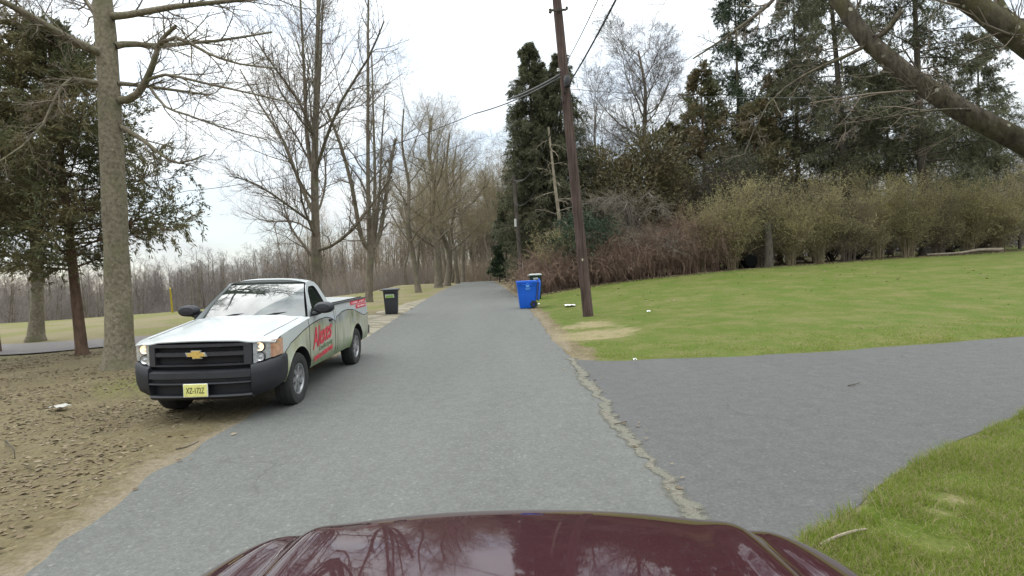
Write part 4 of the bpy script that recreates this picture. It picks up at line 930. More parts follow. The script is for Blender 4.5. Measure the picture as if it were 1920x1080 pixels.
def leaf_litter():
    rng = np.random.default_rng(210)
    n = 42000
    x = rng.uniform(-15, -3.2, n); y = 2.5 + 13 * rng.random(n) ** 1.2
    k = (x < lx(y) - .25 - .5 * rng.random(n)) & (vnoise(x, y, .8, 91) > .25 + .35 * rng.random(n)); x, y = x[k], y[k]
    n2 = 5200; x2 = rng.uniform(.6, 34, n2); y2 = hedge_y(x2) + rng.normal(.4, .45, n2)
    n3 = 420; x3 = rng.uniform(1.5, 20, n3); y3 = rng.uniform(11, 29, n3); k3 = x3 > rx(y3) + .5
    n4 = 60; x4 = rng.uniform(2, 7, n4); y4 = rng.uniform(2, 6, n4); k4 = y4 < dnear(x4) - .1
    y5 = rng.uniform(3, 26, 90); x5 = np.where(rng.random(90) < .6, rx(y5) + rng.normal(0, .12, 90), lx(y5) + np.abs(rng.normal(0, .15, 90)))
    x = np.concatenate([x, x2, x3[k3], x4[k4], x5]); y = np.concatenate([y, y2, y3[k3], y4[k4], y5]); n = len(x)
    sz = np.where(y > 20, 1.9, 1.0) * rng.uniform(.012, .038, n)
    a = rng.uniform(0, 6.28, n); D = np.stack([np.cos(a), np.sin(a), rng.normal(0, .11, n)], 1); D = unit(D)
    S = unit(np.cross(D, np.array([0, 0, 1.0]) + rng.normal(0, .24, (n, 3)))); N = np.cross(S, D)
    C = np.stack([x, y, zg(x, y) + .022 + .008 * rng.random(n)], 1)
    s = sz[:, None]; cu = rng.uniform(.03, .28, n)[:, None]
    V = np.stack([C - D * s, C - D * s * .2 + S * s * .55 + N * s * cu, C + D * s * .5 + S * s * .4 + N * s * cu * .8, C + D * s * 1.1, C + D * s * .5 - S * s * .4 + N * s * cu * .8, C - D * s * .2 - S * s * .55 + N * s * cu], 1).reshape(-1, 3)
    I = np.arange(n * 6).reshape(n, 6)
    F1 = I[:, [0, 1, 2, 3]]; F2 = I[:, [0, 3, 4, 5]]
    m = leafy("fallen_leaves", (0.095, 0.072, 0.044), (0.235, 0.19, 0.125), .1, .8, (0.145, 0.108, 0.066), 1.5)
    tag(mesh_np("fallen_leaves", V, [F1, F2], m, smooth=False), kind="stuff")
leaf_litter()
# ------------------------------------------------------------------ the pickup truck
PAINT_WHITE = plain("white_truck_paint", (0.40, 0.42, 0.42), .35, coat=.4, var=.03, vscale=1.2)
BLACK_PLASTIC = plain("charcoal_bumper_plastic", (0.012, 0.0125, 0.016), .58, var=.2, vscale=9)
DEEP_BLACK = plain("black_recess", (0.006, 0.006, 0.007), .8, var=.1)
GREY_PLASTIC = plain("dark_grey_grille_plastic", (0.024, 0.024, 0.028), .45, var=.15)
RUBBER = plain("tyre_rubber", (0.018, 0.018, 0.018), .85, var=.25, vscale=15)
RIM = plain("silver_rim", (0.30, 0.30, 0.31), .38, metal=.65, var=.12, vscale=18)
CHROME = plain("headlamp_reflector", (0.50, 0.51, 0.52), .22, metal=.5, coat=1.0, var=.35, vscale=16)
AMBER = plain("amber_lens", (0.42, 0.235, 0.15), .15, coat=1.0, var=.3, vscale=14)
LAMP_GLOW = plain("lit_headlamp_bulb", (0.9, 0.72, 0.5), .3, emit=(1.0, 0.70, 0.40, .45))
GLASS_CAB = plain("cab_glass", (0.012, 0.017, 0.015), .02, coat=.6, var=.1, ior=1.75)
GLASS_WS = plain("windshield_glass", (0.014, 0.022, 0.018), .03, coat=.5, var=.1, ior=1.85)
GOLD = plain("gold_emblem", (0.62, 0.42, 0.12), .35, metal=.4, var=.15, vscale=30)
RED_INK = plain("red_lettering", (0.55, 0.022, 0.05), .35, var=.12)
WHITE_INK = plain("white_lettering", (0.7, 0.7, 0.68), .4, var=.05)
PLATE_Y = plain("yellow_licence_plate", (0.62, 0.60, 0.20), .45, var=.12, vscale=14)
def wrap_material():
    m, nt, bs = nodes_of("landscape_printed_wrap"); v = mapped(nt, stretch=(1.6, 1, .7)); v0 = mapped(nt)
    f = noise(nt, v, 3.2, 6, .6)
    col = cramp(nt, f, ((0.28, (0.13, 0.14, 0.085)), (0.45, (0.27, 0.27, 0.19)), (0.6, (0.36, 0.37, 0.29)), (0.75, (0.25, 0.29, 0.26))))
    s = nt.nodes.new("ShaderNodeSeparateXYZ"); nt.links.new(v0, s.inputs[0])
    low = mrange(nt, nmath(nt, 'ADD', s.outputs[2], nmath(nt, 'MULTIPLY', noise(nt, v0, 5, 5), .25)), .80, .58)
    col = cmix(nt, low, col, cramp(nt, noise(nt, v0, 14, 5), ((.3, (.05, .085, .022)), (.7, (.14, .21, .06)))))
    nt.links.new(col, bs.inputs['Base Color']); bs.inputs['Roughness'].default_value = .32; bs.inputs['Coat Weight'].default_value = .6
    return m
WRAP = wrap_material()
ta = math.radians(1.6)
truck = empty("pickup_truck", (-3.98, 7.72, 0.0), "white two-door pickup with printed sides and black grille, parked half on the dirt verge", "pickup truck", rot=(math.radians(-1.2), 0, -(math.pi / 2 - ta)))
def xf(Y): return .93 - .21 * np.abs(np.asarray(Y) / .93) ** 3.2
def hoodz(X, Y):
    X = np.asarray(X, float); Y = np.asarray(Y, float)
    z = 1.075 + (.85 - X) * .115 + .05 * (1 - (Y / .93) ** 2) + .022 * sstep(np.abs(Y), .66, .5) - .022
    return z - .03 * sstep(X - (xf(Y) - .16), 0, .16) ** 2 - .014 * sstep(np.abs(Y), .78, .93)
mb = MB()
Ys = np.linspace(-.93, .93, 33); S = np.linspace(0, 1, 18)
XF = xf(Ys); XR = -.44 - .18 * (Ys / .93) ** 2
Xg = XF[None, :] * (1 - S[:, None]) + XR[None, :] * S[:, None]; Yg = np.repeat(Ys[None, :], 18, 0)
mb.grid(np.stack([Xg, Yg, hoodz(Xg, Yg)], -1), 0)
# hood front lip rolling down to the grille
lip_ = np.stack([np.stack([xf(Ys) + d, Ys, hoodz(xf(Ys), Ys) + dz], -1) for d, dz in ((0, 0), (.010, -.010), (.008, -.024), (-.03, -.03))])
mb.grid(lip_, 0, flip=True)
WB = 3.2; RA = .455
def zwrap(X):
    return np.where(X > -1.9, np.interp(-X, [-.52, -.28, .25, .61, 1.0, 1.35, 1.6, 1.9], [.80, .93, 1.045, 1.10, 1.135, 1.14, 1.10, 1.0]),
                    np.interp(-X, [1.93, 2.3, 2.7, 3.1, 3.45, 3.8, 4.0, 4.22], [1.09, 1.155, 1.165, 1.13, 1.05, .97, .955, .985]))
def yside(X, z):
    y = .955 - .05 * np.clip((z - .9) / .4, 0, 2) ** 2 - .05 * np.clip((.62 - z) / .2, 0, 2) ** 2 - .02 * np.clip((X - .2) / .3, 0, 1) ** 2
    for xc in (0, -WB):
        r = np.hypot(X - xc, z - .385); y = y + .028 * np.exp(-np.maximum(r - RA, 0) / .06)
    return y
def zbot(X):
    z = np.full(np.shape(X), .43)
    for xc in (0, -WB):
        d = RA ** 2 - (X - xc) ** 2
        z = np.where(d > 0, np.maximum(z, .385 + np.sqrt(np.maximum(d, 0))), z)
    return np.where(X > .53, np.minimum(1.035, hoodz(X, .93) - .03), z)
def ztop(X): return np.where(X > -.55, hoodz(X, .93), np.where(X > -1.915, np.interp(-X, [.55, .75, 1.9], [float(hoodz(-.55, .93)), 1.215, 1.225]), 1.315))
def cols(a, b): 
    e = [a, b]
    for xc in (0, -WB):
        e += list(xc + RA * np.cos(np.linspace(0, math.pi, 29)))
    e += list(np.arange(b, a, .06)); e = np.array(e); return np.unique(np.round(e[(e <= a) & (e >= b)], 4))[::-1]
arch_edges = []
for sg in (1, -1):
    for a, b in ((.705, -1.90), (-1.925, -4.22)):
        Xc = cols(a, b); zb, zt = zbot(Xc), ztop(Xc); zw = np.maximum(zwrap(Xc), zb + .02)
        rows = []
        for t_ in np.linspace(0, 1, 8): rows.append(zb + (zw - .008 - zb) * t_)
        rows.append(zw + .008)
        for t_ in np.linspace(0, 1, 7)[1:]: rows.append(zw + .008 + (zt - zw - .008) * t_)
        Z = np.stack(rows); X = np.repeat(Xc[None], len(rows), 0)
        P = np.stack([X, sg * yside(X, Z), Z], -1)
        mb.grid(P, flip=sg < 0, mfun=lambda i, j: 1 if i < 7 else (2 if i == 7 else 0))
        # inner return at the bottom edge (wheel-arch lip)
        P2 = np.stack([P[0], P[0] * np.array([1, 0, 1]) + np.array([0, sg * .60, 0])], 0)
        mb.grid(P2[:, Xc <= .53], 3, flip=sg > 0)
    # end faces at cab / bed gap and tail
    for X0, zt in ((-1.90, 1.22), (-1.925, 1.315), (-4.22, 1.315)):
        zz = np.linspace(.43, zt, 8); P = np.stack([np.stack([np.full(8, X0), sg * yside(np.full(8, X0), zz), zz], -1), np.stack([np.full(8, X0), np.full(8, sg * .70), zz], -1)])
        mb.grid(P, 1 if X0 > -4 else 0, flip=(sg > 0) == (X0 == -1.925))
    # bed rail top
    mb.box((-3.07, sg * .865, 1.319), (2.29, .115, .012), 3)
mb.box((-1.9, 0, .84), (.03, 1.6, .80), 0); mb.box((-1.95, 0, .90), (.03, 1.7, .82), 0)
# cab: cowl, roof, pillars
def yc(z): return .905 - (z - 1.2) * .50
ws_b = lambda Y: (-.50 - .20 * (Y / .85) ** 2, Y, 1.205 - .0 * Y)
ws_t = lambda Y: (-1.20 - .10 * (Y / .62) ** 2, Y, 1.735 + .02 * (1 - (Y / .62) ** 2))
mb.grid(np.stack([np.stack([[ws_b(y)[0] + .10, y * 1.04, float(hoodz(-.44, y)) - .02] for y in np.linspace(-.85, .85, 15)]), np.stack([ws_b(y) for y in np.linspace(-.85, .85, 15)])]), 2)
out = [(-.60, 1.20), (-.86, 1.44), (-1.12, 1.655), (-1.27, 1.735), (-1.50, 1.752), (-1.66, 1.735), (-1.76, 1.66), (-1.83, 1.45), (-1.895, 1.21)]
inn = [(-.86, 1.235), (-1.00, 1.42), (-1.16, 1.60), (-1.28, 1.665), (-1.48, 1.675), (-1.57, 1.66), (-1.61, 1.60), (-1.64, 1.45), (-1.66, 1.235)]
WIN = []
for sg in (1, -1):
    A = np.array([(x, sg * yc(z), z) for x, z in out]); B = np.array([(x, sg * yc(z), z) for x, z in inn]); Cn = B + np.array([0, -sg * .028, 0])
    ab = np.stack([A, B], 0); mb.grid(ab, 0, flip=sg > 0)
    mb.add(np.array([A[-1], B[-1], B[0], A[0]]), [(0, 1, 2, 3) if sg > 0 else (3, 2, 1, 0)], 0)
    mb.grid(np.stack([B, Cn], 0), 2, flip=sg > 0)
    WIN.append((Cn, sg))
    # A pillar between windshield edge and door frame
    tl = np.linspace(0, 1, 7)
    E1 = np.array([(ws_b(sg * .85)[0] * (1 - q) + ws_t(sg * .62)[0] * q, sg * (.85 * (1 - q) + .62 * q), 1.205 * (1 - q) + 1.735 * q) for q in tl])
    op = path([(a, sg * yc(b), b) for a, b in out[:4]], 7)
    mb.grid(np.stack([E1, E1 * .45 + op * .55 + np.array([.02, sg * .012, .01]), op]), 0, flip=sg < 0)
# roof: smooth crown tied to the side outlines
ro = path([(a, 0, b) for a, b in out[3:7]], 9)
U = np.linspace(-1, 1, 17); P = []
for k, (xr_, _, zr_) in enumerate(ro):
    hw = yc(zr_); q = k / 8
    P.append([(xr_ + .10 * (1 - q) ** 2 * (1 - u ** 2), u * hw, zr_ + .075 * (1 - abs(u) ** 3.2) * min(1, (1.0 - q * .55) + .0) * (0.35 + .65 * math.sin(math.pi * min(1, (q * .8 + .25))))) for u in U])
P = np.array(P); mb.grid(P, 0)
wt = np.array([ws_t(y) for y in np.linspace(-.62, .62, 17)])
mb.grid(np.stack([wt, wt * .5 + P[0] * .5 + np.array([0, 0, .012]), P[0]]), 0)
# back wall of the cab with its window
bk = np.stack([P[-1], np.array([(-1.90, u * .90, 1.21) for u in U])]); mb.grid(bk, 0)
mb.build("body", [PAINT_WHITE, WRAP, BLACK_PLASTIC, DEEP_BLACK], truck, angle=32)
for Cn, sg in WIN:
    win = MB(); win.add(Cn, [list(range(9)) if sg < 0 else list(range(9))[::-1]], 0); win.build("side_window", [GLASS_CAB], truck, smooth=False)
wsm = MB()
g = np.array([[(np.array(ws_b(y * .97)) * (1 - q) + np.array(ws_t(y * .97 * .62 / .85)) * q) + np.array([.035, 0, .028]) * math.sin(math.pi * q) * .9 + np.array([.004, 0, .004]) for y in np.linspace(-.85, .85, 21)] for q in np.linspace(0.02, .985, 12)])
wsm.grid(g, 0); windshield = wsm.build("windshield", [GLASS_WS], truck)
w2 = MB()
for y0, y1 in ((-.52, -.02), (.12, .62)):
    a = np.array(ws_b(y0)) + np.array([.0, 0, .025]); b = np.array(ws_b(y1)) + np.array([-.10, 0, .085])
    w2.tube([a, a * .5 + b * .5 + np.array([.02, 0, .02]), b], .011, 6, 0)
w2.build("wiper", [DEEP_BLACK], truck)
# panel gaps: hood sides, door seams
for sg in (1, -1):
    sm_ = MB(); xs_ = np.linspace(.70, -.45, 12); sm_.tube([(x, sg * (.76 + .03 * (.7 - x)), float(hoodz(x, .76 + .03 * (.7 - x))) + .001) for x in xs_], .004, 4, 0); sm_.build("hood_seam", [DEEP_BLACK], truck)
    for X0, zt in ((-.47, 1.19), (-1.78, 1.22)):
        zz = np.linspace(.47, zt, 9); sm_ = MB(); sm_.tube([(X0 - .02 * (z > 1), sg * (float(yside(np.array(X0), np.array(z))) + .0005), z) for z in zz], .005, 4, 0); sm_.build("door_seam", [DEEP_BLACK], truck)
    sm_ = MB(); sm_.box((-1.55, sg * .955, 1.075), (.17, .03, .035), 0); sm_.build("door_handle", [DEEP_BLACK], truck, bevel=.006)
# front: swept bars following the plan of the nose
def sweep(m, prof, y0, y1, mat, n=21, d=0.0):
    Y = np.linspace(y0, y1, n); X = xf(Y) + d
    P = np.stack([np.stack([X + px_, Y, np.full(n, pz_)], -1) for px_, pz_ in prof]); m.grid(P, mat)
    for e in (0, n - 1): m.add(P[:, e], [list(range(len(prof)))[::(1 if e == 0 else -1)]], mat)
gr = MB()
def rect(z0, z1, d0, d1): return [(d0, z0), (d1, z0 + .008), (d1, z1 - .008), (d0, z1), (d0 - .02, z1), (d0 - .02, z0), (d0, z0)]
sweep(gr, [(-.07, .70), (-.07, 1.04), (-.12, 1.04), (-.12, .70)], -.66, .66, 1)
sweep(gr, rect(.985, 1.035, -.03, .012), -.655, .655, 0)
sweep(gr, rect(.868, .932, -.04, .004), -.60, .60, 0)
sweep(gr, rect(.745, .772, -.03, .014), -.655, .655, 0)
for sg in (1, -1): sweep(gr, rect(.745, 1.02, -.03, .010), sg * .62 - .045, sg * .62 + .045, 0, 5)
for z_ in np.concatenate([np.arange(.785, .865, .013), np.arange(.938, .985, .013)]): sweep(gr, rect(z_, z_ + .004, -.065, -.055), -.6, .6, 1, 13)
grille = gr.build("grille", [GREY_PLASTIC, DEEP_BLACK], truck)
em = MB()
bow = np.array([(-.105, -.022), (-.046, -.022), (-.056, -.045), (.046, -.045), (.056, -.022), (.105, -.022), (.125, .022), (.056, .022), (.066, .045), (-.046, .045), (-.036, .022), (-.085, .022)])[:, [0, 1]]
for d, sc, m_ in ((.955, 1.18, 1), (.967, 1.0, 0)):
    f_ = np.array([(d, -y * sc, .902 + z * sc) for y, z in bow]); b_ = f_ - np.array([.03, 0, 0]); k = len(bow)
    em.add(np.concatenate([f_, b_]), [list(range(k))[::-1]] + [(i, (i + 1) % k, k + (i + 1) % k, k + i) for i in range(k)], m_)
em.build("emblem", [GOLD, CHROME], grille, smooth=False)
# bumper
bp = MB()
sweep(bp, [(-.2, .71), (-.02, .705), (.045, .675), (.05, .60), (.012, .592), (.008, .555), (.05, .545), (.055, .53), (.02, .52), (-.05, .50), (-.06, .39), (.03, .385), (.045, .365), (.0, .325), (-.25, .31)], -.66, .66, 0, 25)
bp.grid(np.stack([np.stack([xf(Y_) + dx, Y_, np.full(13, z_)], -1) for (dx, z_) in ((.012, .56), (.016, .585))for Y_ in [np.linspace(-.35, .35, 13)]]), 1)
for sg in (1, -1):
    pts = [(xf(y) + .035, y) for y in np.linspace(.66, .885, 8)] + [(.72, .935), (.62, .952), (.5, .955), (.455, .955)]
    pr_ = [(-.10, .755), (-.01, .745), (.015, .715), (.02, .62), (.012, .48), (-.02, .38), (-.09, .325)]
    pl_ = np.array(pts); Tn = np.gradient(pl_, axis=0); Nn = np.stack([Tn[:, 1], -Tn[:, 0]], 1); Nn /= np.linalg.norm(Nn, axis=1)[:, None]
    top_drop = np.interp(np.arange(len(pl_)), [0, 4, 11], [0.0, .02, .085])
    P = np.stack([np.stack([pl_[:, 0] + Nn[:, 0] * d_, sg * (pl_[:, 1] + Nn[:, 1] * d_), z_ + top_drop * (z_ > .6) + .02 * (z_ < .5) * np.linspace(0, 1, len(pl_)) * 4], -1) for d_, z_ in pr_])
    bp.grid(P, 0, flip=sg < 0)
    bp.add(P[:, 0], [list(range(len(pr_)))[::-sg]], 0); bp.add(P[:, -1], [list(range(len(pr_)))[::sg]], 0)
bumper = bp.build("front_bumper", [BLACK_PLASTIC, GREY_PLASTIC], truck, angle=40)
# plate
lp = MB(); lp.box((.985, -.02, .455), (.012, .30, .155), 0); lp.box((.9795, -.02, .455), (.012, .315, .17), 1)
plate = lp.build("licence_plate", [PLATE_Y, WHITE_INK], bumper, bevel=.004)
INK = plain("dark_plate_ink", (0.05, 0.05, 0.03), .5)
place_text("XZ-172Z", "plate_number", .105, INK, plate, (.9925, -.02, .452), (0, 1, 0), (0, 0, 1), width=.235)
# headlamps
for sg in (1, -1):
    hl_ = MB()
    pts = np.array([(xf(y) - .012, y) for y in np.linspace(.675, .865, 7)] + [(.735, .915), (.65, .94), (.545, .948)])
    n = len(pts); zb_ = np.interp(np.arange(n), [0, n - 1], [.755, .84]); ztp = np.interp(np.arange(n), [0, 4, n - 1], [1.04, 1.04, 1.05]) - .005
    P = np.stack([np.stack([pts[:, 0], sg * pts[:, 1], zb_ * (1 - q) + ztp * q], -1) for q in np.linspace(0, 1, 7)])
    hl_.grid(P, flip=sg < 0, mfun=lambda i, j: 1 if j >= (6 if sg > 0 else 8) else 0)
    hl_.add(P[:, 0], [list(range(7))[::-sg]], 0)
    lamp = hl_.build("headlight", [CHROME, AMBER], truck, angle=25)
    for zc_, m_, rr in ((.965, LAMP_GLOW, .056), (.835, CHROME, .054)):
        b_ = MB(); xb = float(xf(.755)) - .008
        b_.lathe([(rr * 1.25, -.012), (rr * 1.18, .010), (rr, .012)], (xb, sg * .755, zc_), 'x', 20, 1)
        b_.lathe([(rr, .012), (rr * .7, -.002), (rr * .35, -.002), (rr * .3, .012), (0.001, .016)], (xb, sg * .755, zc_), 'x', 20, 0)
        b_.build("lamp_bowl", [m_, GREY_PLASTIC], lamp)
# mirrors
for sg in (1, -1):
    mm = MB()
    mm.lathe([(.001, -.09), (.07, -.082), (.10, -.05), (.108, 0), (.104, .05), (.09, .062), (.001, .058)], (0, 0, 0), 'x', 20, 0)
    V_ = mm.V[0]; V_[:, 1] = np.sign(V_[:, 1]) * np.abs(V_[:, 1]) ** .8 * .95; V_[:, 2] *= .85
    V_ = V_ * np.array([-1, 1, 1]); mm.V[0] = V_ + np.array([-.80, sg * 1.09, 1.34]); mm.F = [f[::-1] for f in mm.F]
    mm.tube([(-.76, sg * .88, 1.245), (-.78, sg * .96, 1.25), (-.79, sg * 1.05, 1.285)], .036, 8)
    mm.add([(-.62, sg * .925, 1.215), (-.90, sg * .925, 1.215), (-.885, sg * .90, 1.30), (-.78, sg * .885, 1.34)], [(0, 1, 2, 3)[::-sg]], 0)
    mm.build("door_mirror", [BLACK_PLASTIC], truck)
# lettering
ys_ = .962
place_text("Alexes", "lettering", .40, RED_INK, truck, (-1.06, ys_, .885), (-1, 0, .10), (0.10, 0, 1), width=.98, squash=1.12, shear=.35, offset=.006, extrude=.0015)
place_text("Landscaping", "lettering", .12, plain("green_lettering", (.10, .16, .07), .4), truck, (-1.22, ys_, .70), (-1, 0, .06), (0, 0, 1), width=.72, shear=.3, extrude=.0015)
place_text("LAWN & LANDSCAPING", "lettering", .10, RED_INK, truck, (-1.10, ys_ - .002, .575), (-1, 0, .07), (0, 0.02, 1), width=.98, shear=.25, offset=.003, extrude=.0015)
bn = MB(); 
for x0, x1, z_, h_ in ((-2.95, -3.55, 1.262, .07), (-3.60, -4.15, 1.262, .07), (-3.30, -4.12, 1.175, .075)):
    bn.box(((x0 + x1) / 2, .9215 + (1.25 - z_) * .22, z_), (x0 - x1, .012, h_), 0)
rng = np.random.default_rng(4); wk = bn
for x0, x1, z_ in ((-3.0, -3.5, 1.262), (-3.64, -4.1, 1.262), (-3.36, -4.06, 1.175)):
    for x in np.arange(x0, x1, -.062):
        if rng.random() < .82: wk.box((x, .9287 + (1.25 - z_) * .22, z_), (.034, .004, .03), 1)
bn.build("banner", [RED_INK, WHITE_INK], truck)
# bed cover, tailgate, underbody
tn = MB(); xs_ = np.linspace(-1.97, -4.20, 24); ys__ = np.linspace(-.805, .805, 11)
tn.grid(np.array([[(x, y, 1.318 + .022 * (1 - (y / .8) ** 2) + .008 * math.sin(x * 9 + y)) for y in ys__] for x in xs_]), 0)
tn.box((-3.09, .806, 1.325), (2.25, .02, .03), 1); tn.box((-3.09, -.806, 1.325), (2.25, .02, .03), 1)
tn.build("bed_cover", [plain("grey_vinyl_cover", (.26, .27, .265), .6, var=.15, vscale=2), DEEP_BLACK], truck)
tg = MB(); tg.box((-4.235, 0, .95), (.05, 1.60, .70), 0)
tg.build("tailgate", [PAINT_WHITE], truck, bevel=.02)
for sg in (1, -1):
    q = MB(); q.box((-4.225, sg * .86, 1.0), (.05, .13, .42), 0); q.build("tail_light", [plain("red_tail_lens", (.35, .02, .02), .2, coat=1)], truck, bevel=.015)
rb = MB(); rb.box((-4.36, 0, .60), (.2, 1.86, .20), 0); rb.box((-4.22, .90, .62), (.16, .06, .16), 0); rb.build("rear_bumper", [BLACK_PLASTIC], truck, bevel=.03)
ub = MB(); ub.box((-1.9, 0, .47), (4.3, 1.15, .36), 0); ub.box((-1.6, 0, .52), (2.1, 1.75, .2), 0); ub.tube([(-.0, -.8, .36), (0, .8, .36)], .06, 8); ub.tube([(-WB, -.8, .36), (-WB, .8, .36)], .08, 8); ub.tube([(-.6, .45, .40), (-1.6, .55, .36), (-2.6, .55, .38)], .04, 8)  # main block extended downward to deepen the shade under the truck
for xc in (0, -WB):
    for sg in (1, -1):
        a = np.linspace(0, math.pi, 13); ub.grid(np.stack([np.stack([xc + .45 * np.cos(a), np.full(13, sg * yy), .385 + .45 * np.sin(a)], -1) for yy in (.90, .58)]), 0); ub.box((xc, sg * .575, .62), (.9, .02, .5), 0)
ub.build("underbody", [DEEP_BLACK], truck)
truck.scale = (1, .95, .985)
# wheels
def make_wheel(parent, c, sg):
    w = bpy.data.objects.new("wheel", None); COL.objects.link(w); w.parent = parent; w.location = c
    w.rotation_euler = (0, 0, 0 if sg > 0 else math.pi); w.empty_display_size = .2
    return w
tt = MB()
tt.lathe([(.215, -.10), (.235, -.115), (.30, -.125), (.35, -.118), (.372, -.09), (.378, -.04), (.372, -.036), (.378, -.03), (.378, .03), (.372, .036), (.378, .04), (.372, .09), (.35, .118), (.30, .125), (.235, .115), (.215, .10)], (0, 0, 0), 'y', 48, 0)
rm = MB()
rm.lathe([(.218, .10), (.222, .108), (.205, .104), (.19, .07), (.185, .02)], (0, 0, 0), 'y', 40, 0)
rm.lathe([(.19, .045), (.001, .045)], (0, 0, 0), 'y', 40, 1)
rm.lathe([(.085, .055), (.08, .088), (.05, .094), (.045, .10), (.001, .104)], (0, 0, 0), 'y', 24, 0)
for k in range(7):
    a = k / 7 * 2 * math.pi
    R_ = np.array([[math.cos(a), 0, math.sin(a)], [0, 1, 0], [-math.sin(a), 0, math.cos(a)]])
    V_ = np.array([(.07, .06, -.026), (.07, .06, .026), (.198, .06, .034), (.198, .06, -.034), (.07, .092, -.022), (.07, .092, .022), (.198, .092, .030), (.198, .092, -.030)]) @ R_.T
    rm.add(V_, [(4, 5, 6, 7), (0, 4, 7, 3), (1, 2, 6, 5), (3, 7, 6, 2), (0, 1, 5, 4)], 0)
tyre_me = tt.build("tyre", [RUBBER], None); rim_me = rm.build("rim", [RIM, DEEP_BLACK], None, angle=30)
first = True
for xc in (0, -WB):
    for sg in (1, -1):
        w = make_wheel(truck, (xc, sg * .835, .378), sg)
        for src in (tyre_me, rim_me):
            o = src if first else src.copy()
            if not first: COL.objects.link(o)
            o.parent = w
        first = False

# ------------------------------------------------------------------ the maroon car carrying the camera
def maroon_material():
    m, nt, bs = nodes_of("maroon_car_paint"); v = mapped(nt)
    f = noise(nt, v, 900, 2, .5)
    nt.links.new(cramp(nt, f, ((.3, (.018, .0016, .004)), (.7, (.030, .003, .007)))), bs.inputs['Base Color'])
    bs.inputs['Roughness'].default_value = .5; bs.inputs['Metallic'].default_value = .0; bs.inputs['Specular IOR Level'].default_value = .1
    bs.inputs['Coat Weight'].default_value = 1.0; bs.inputs['Coat Roughness'].default_value = .03; bs.inputs['Coat IOR'].default_value = 1.5
    g = noise(nt, v, 2.2, 2); b = nt.nodes.new("ShaderNodeBump"); b.inputs['Strength'].default_value = .03; b.inputs['Distance'].default_value = .05
    nt.links.new(g, b.inputs['Height']); nt.links.new(b.outputs[0], bs.inputs['Coat Normal'])
    return m
MAROON = maroon_material()
car = empty("maroon_car", (-0.035, 0.0, -0.068), "glossy maroon car whose reflecting hood fills the bottom of the view", "car", rot=(0, math.radians(2.0), 0))
car.scale = (1.13, 1, 1)
# local: x across, y forward, z up; nose at y = NY(x)
def ny(x): return 1.735 - .20 * np.abs(np.asarray(x) / .9) ** 2.6
def hz(x, y):
    x = np.asarray(x, float) ; y = np.asarray(y, float); ax = np.abs(x)
    back = ny(x) - y
    z = 1.118 - .075 * (ax / .9) ** 2 - .10 * sstep(ax, .62, .95) + .085 * (1 - np.exp(-back / .42)) + .06 * back * .8
    z = z - .055 * np.exp(-np.maximum(back, 0) / .055)
    ridge = np.exp(-((ax - (.525 - .05 * (back))) / .045) ** 2)
    z = z + .018 * ridge * sstep(back, .0, .25) - .022 * np.exp(-((ax - (.585 - .04 * back)) / .028) ** 2) * sstep(back, .01, .14)
    return z
cb = MB()
xs_ = np.linspace(-.93, .93, 95); sv = np.linspace(0, 1, 40) ** 1.4
Xg = np.repeat(xs_[None], 40, 0); Yg = ny(xs_)[None] * (1 - sv[:, None]) + (.66 - .10 * (xs_ / .9) ** 2)[None] * sv[:, None]
cb.grid(np.stack([Xg, Yg, hz(Xg, Yg)], -1), 0, flip=True)
edge = np.stack([np.stack([xs_ * k_, ny(xs_) + d_, hz(xs_, ny(xs_)) + dz_], -1) for d_, dz_, k_ in ((0, 0, 1), (.022, -.018, 1.0), (.035, -.05, 1.0), (.04, -.16, 1.0), (.06, -.30, 1.0), (.06, -.48, .99), (.0, -.62, .97))])
cb.grid(edge, 0)
for sg in (1, -1):                                  # flanks
    yy = np.linspace(1.53, -2.9, 70)
    def zb2(y):
        z = np.full(y.shape, .36)
        for yc_ in (1.02, -1.75):
            d = .40 ** 2 - (y - yc_) ** 2; z = np.where(d > 0, np.maximum(z, .36 + np.sqrt(np.maximum(d, 0))), z)
        return z
    topz = np.where(yy > .56, hz(np.full(70, .93), np.minimum(yy, ny(.93))), np.interp(-yy, [-.56, 2.9], [float(hz(.93, .56)), 1.12]))
    P = np.stack([np.stack([np.full(70, sg * (.93 + .004 * math.sin(math.pi * q))), yy, zb2(yy) * (1 - q) + topz * q], -1) for q in np.linspace(0, 1, 9)])
    cb.grid(P, 0, flip=sg < 0)
# cabin behind the camera
cab = [(.62, .80, 1.16), (.12, .70, 1.50), (-.22, .62, 1.66), (-1.2, .60, 1.69), (-2.3, .58, 1.62), (-2.85, .74, 1.12)]
roofP = np.array([[(u * w_, y_, z_ + .03 * (1 - u * u)) for u in np.linspace(-1, 1, 11)] for y_, w_, z_ in cab[2:5]])
cb.grid(roofP, 0, flip=True)
for sg in (1, -1):
    top = np.array([(sg * w_, y_, z_) for y_, w_, z_ in cab]); bot = np.array([(sg * .90, y_, 1.13) for y_, w_, z_ in cab])
    cb.grid(np.stack([bot, bot * .8 + top * .2, ]), 0, flip=sg < 0); cb.grid(np.stack([bot * .8 + top * .2, bot * .12 + top * .88]), 1, flip=sg < 0); cb.grid(np.stack([bot * .12 + top * .88, top]), 0, flip=sg < 0)
cb.box((0, -2.92, .75), (1.8, .1, .75), 0)
cb.build("body", [MAROON, GLASS_CAB, DEEP_BLACK], car, angle=50)
wb = MB(); wb.grid(np.array([[(u * w_, y_ - .08 * u * u, z_ + .03 * (1 - u * u)) for u in np.linspace(-1, 1, 13)] for y_, w_, z_ in cab[:3]]), 0, flip=True); wb.grid(np.array([[(u * w_, y_, z_) for u in np.linspace(-1, 1, 7)] for y_, w_, z_ in cab[4:]]), 0, flip=True)
wb.build("windshield", [GLASS_CAB], car)
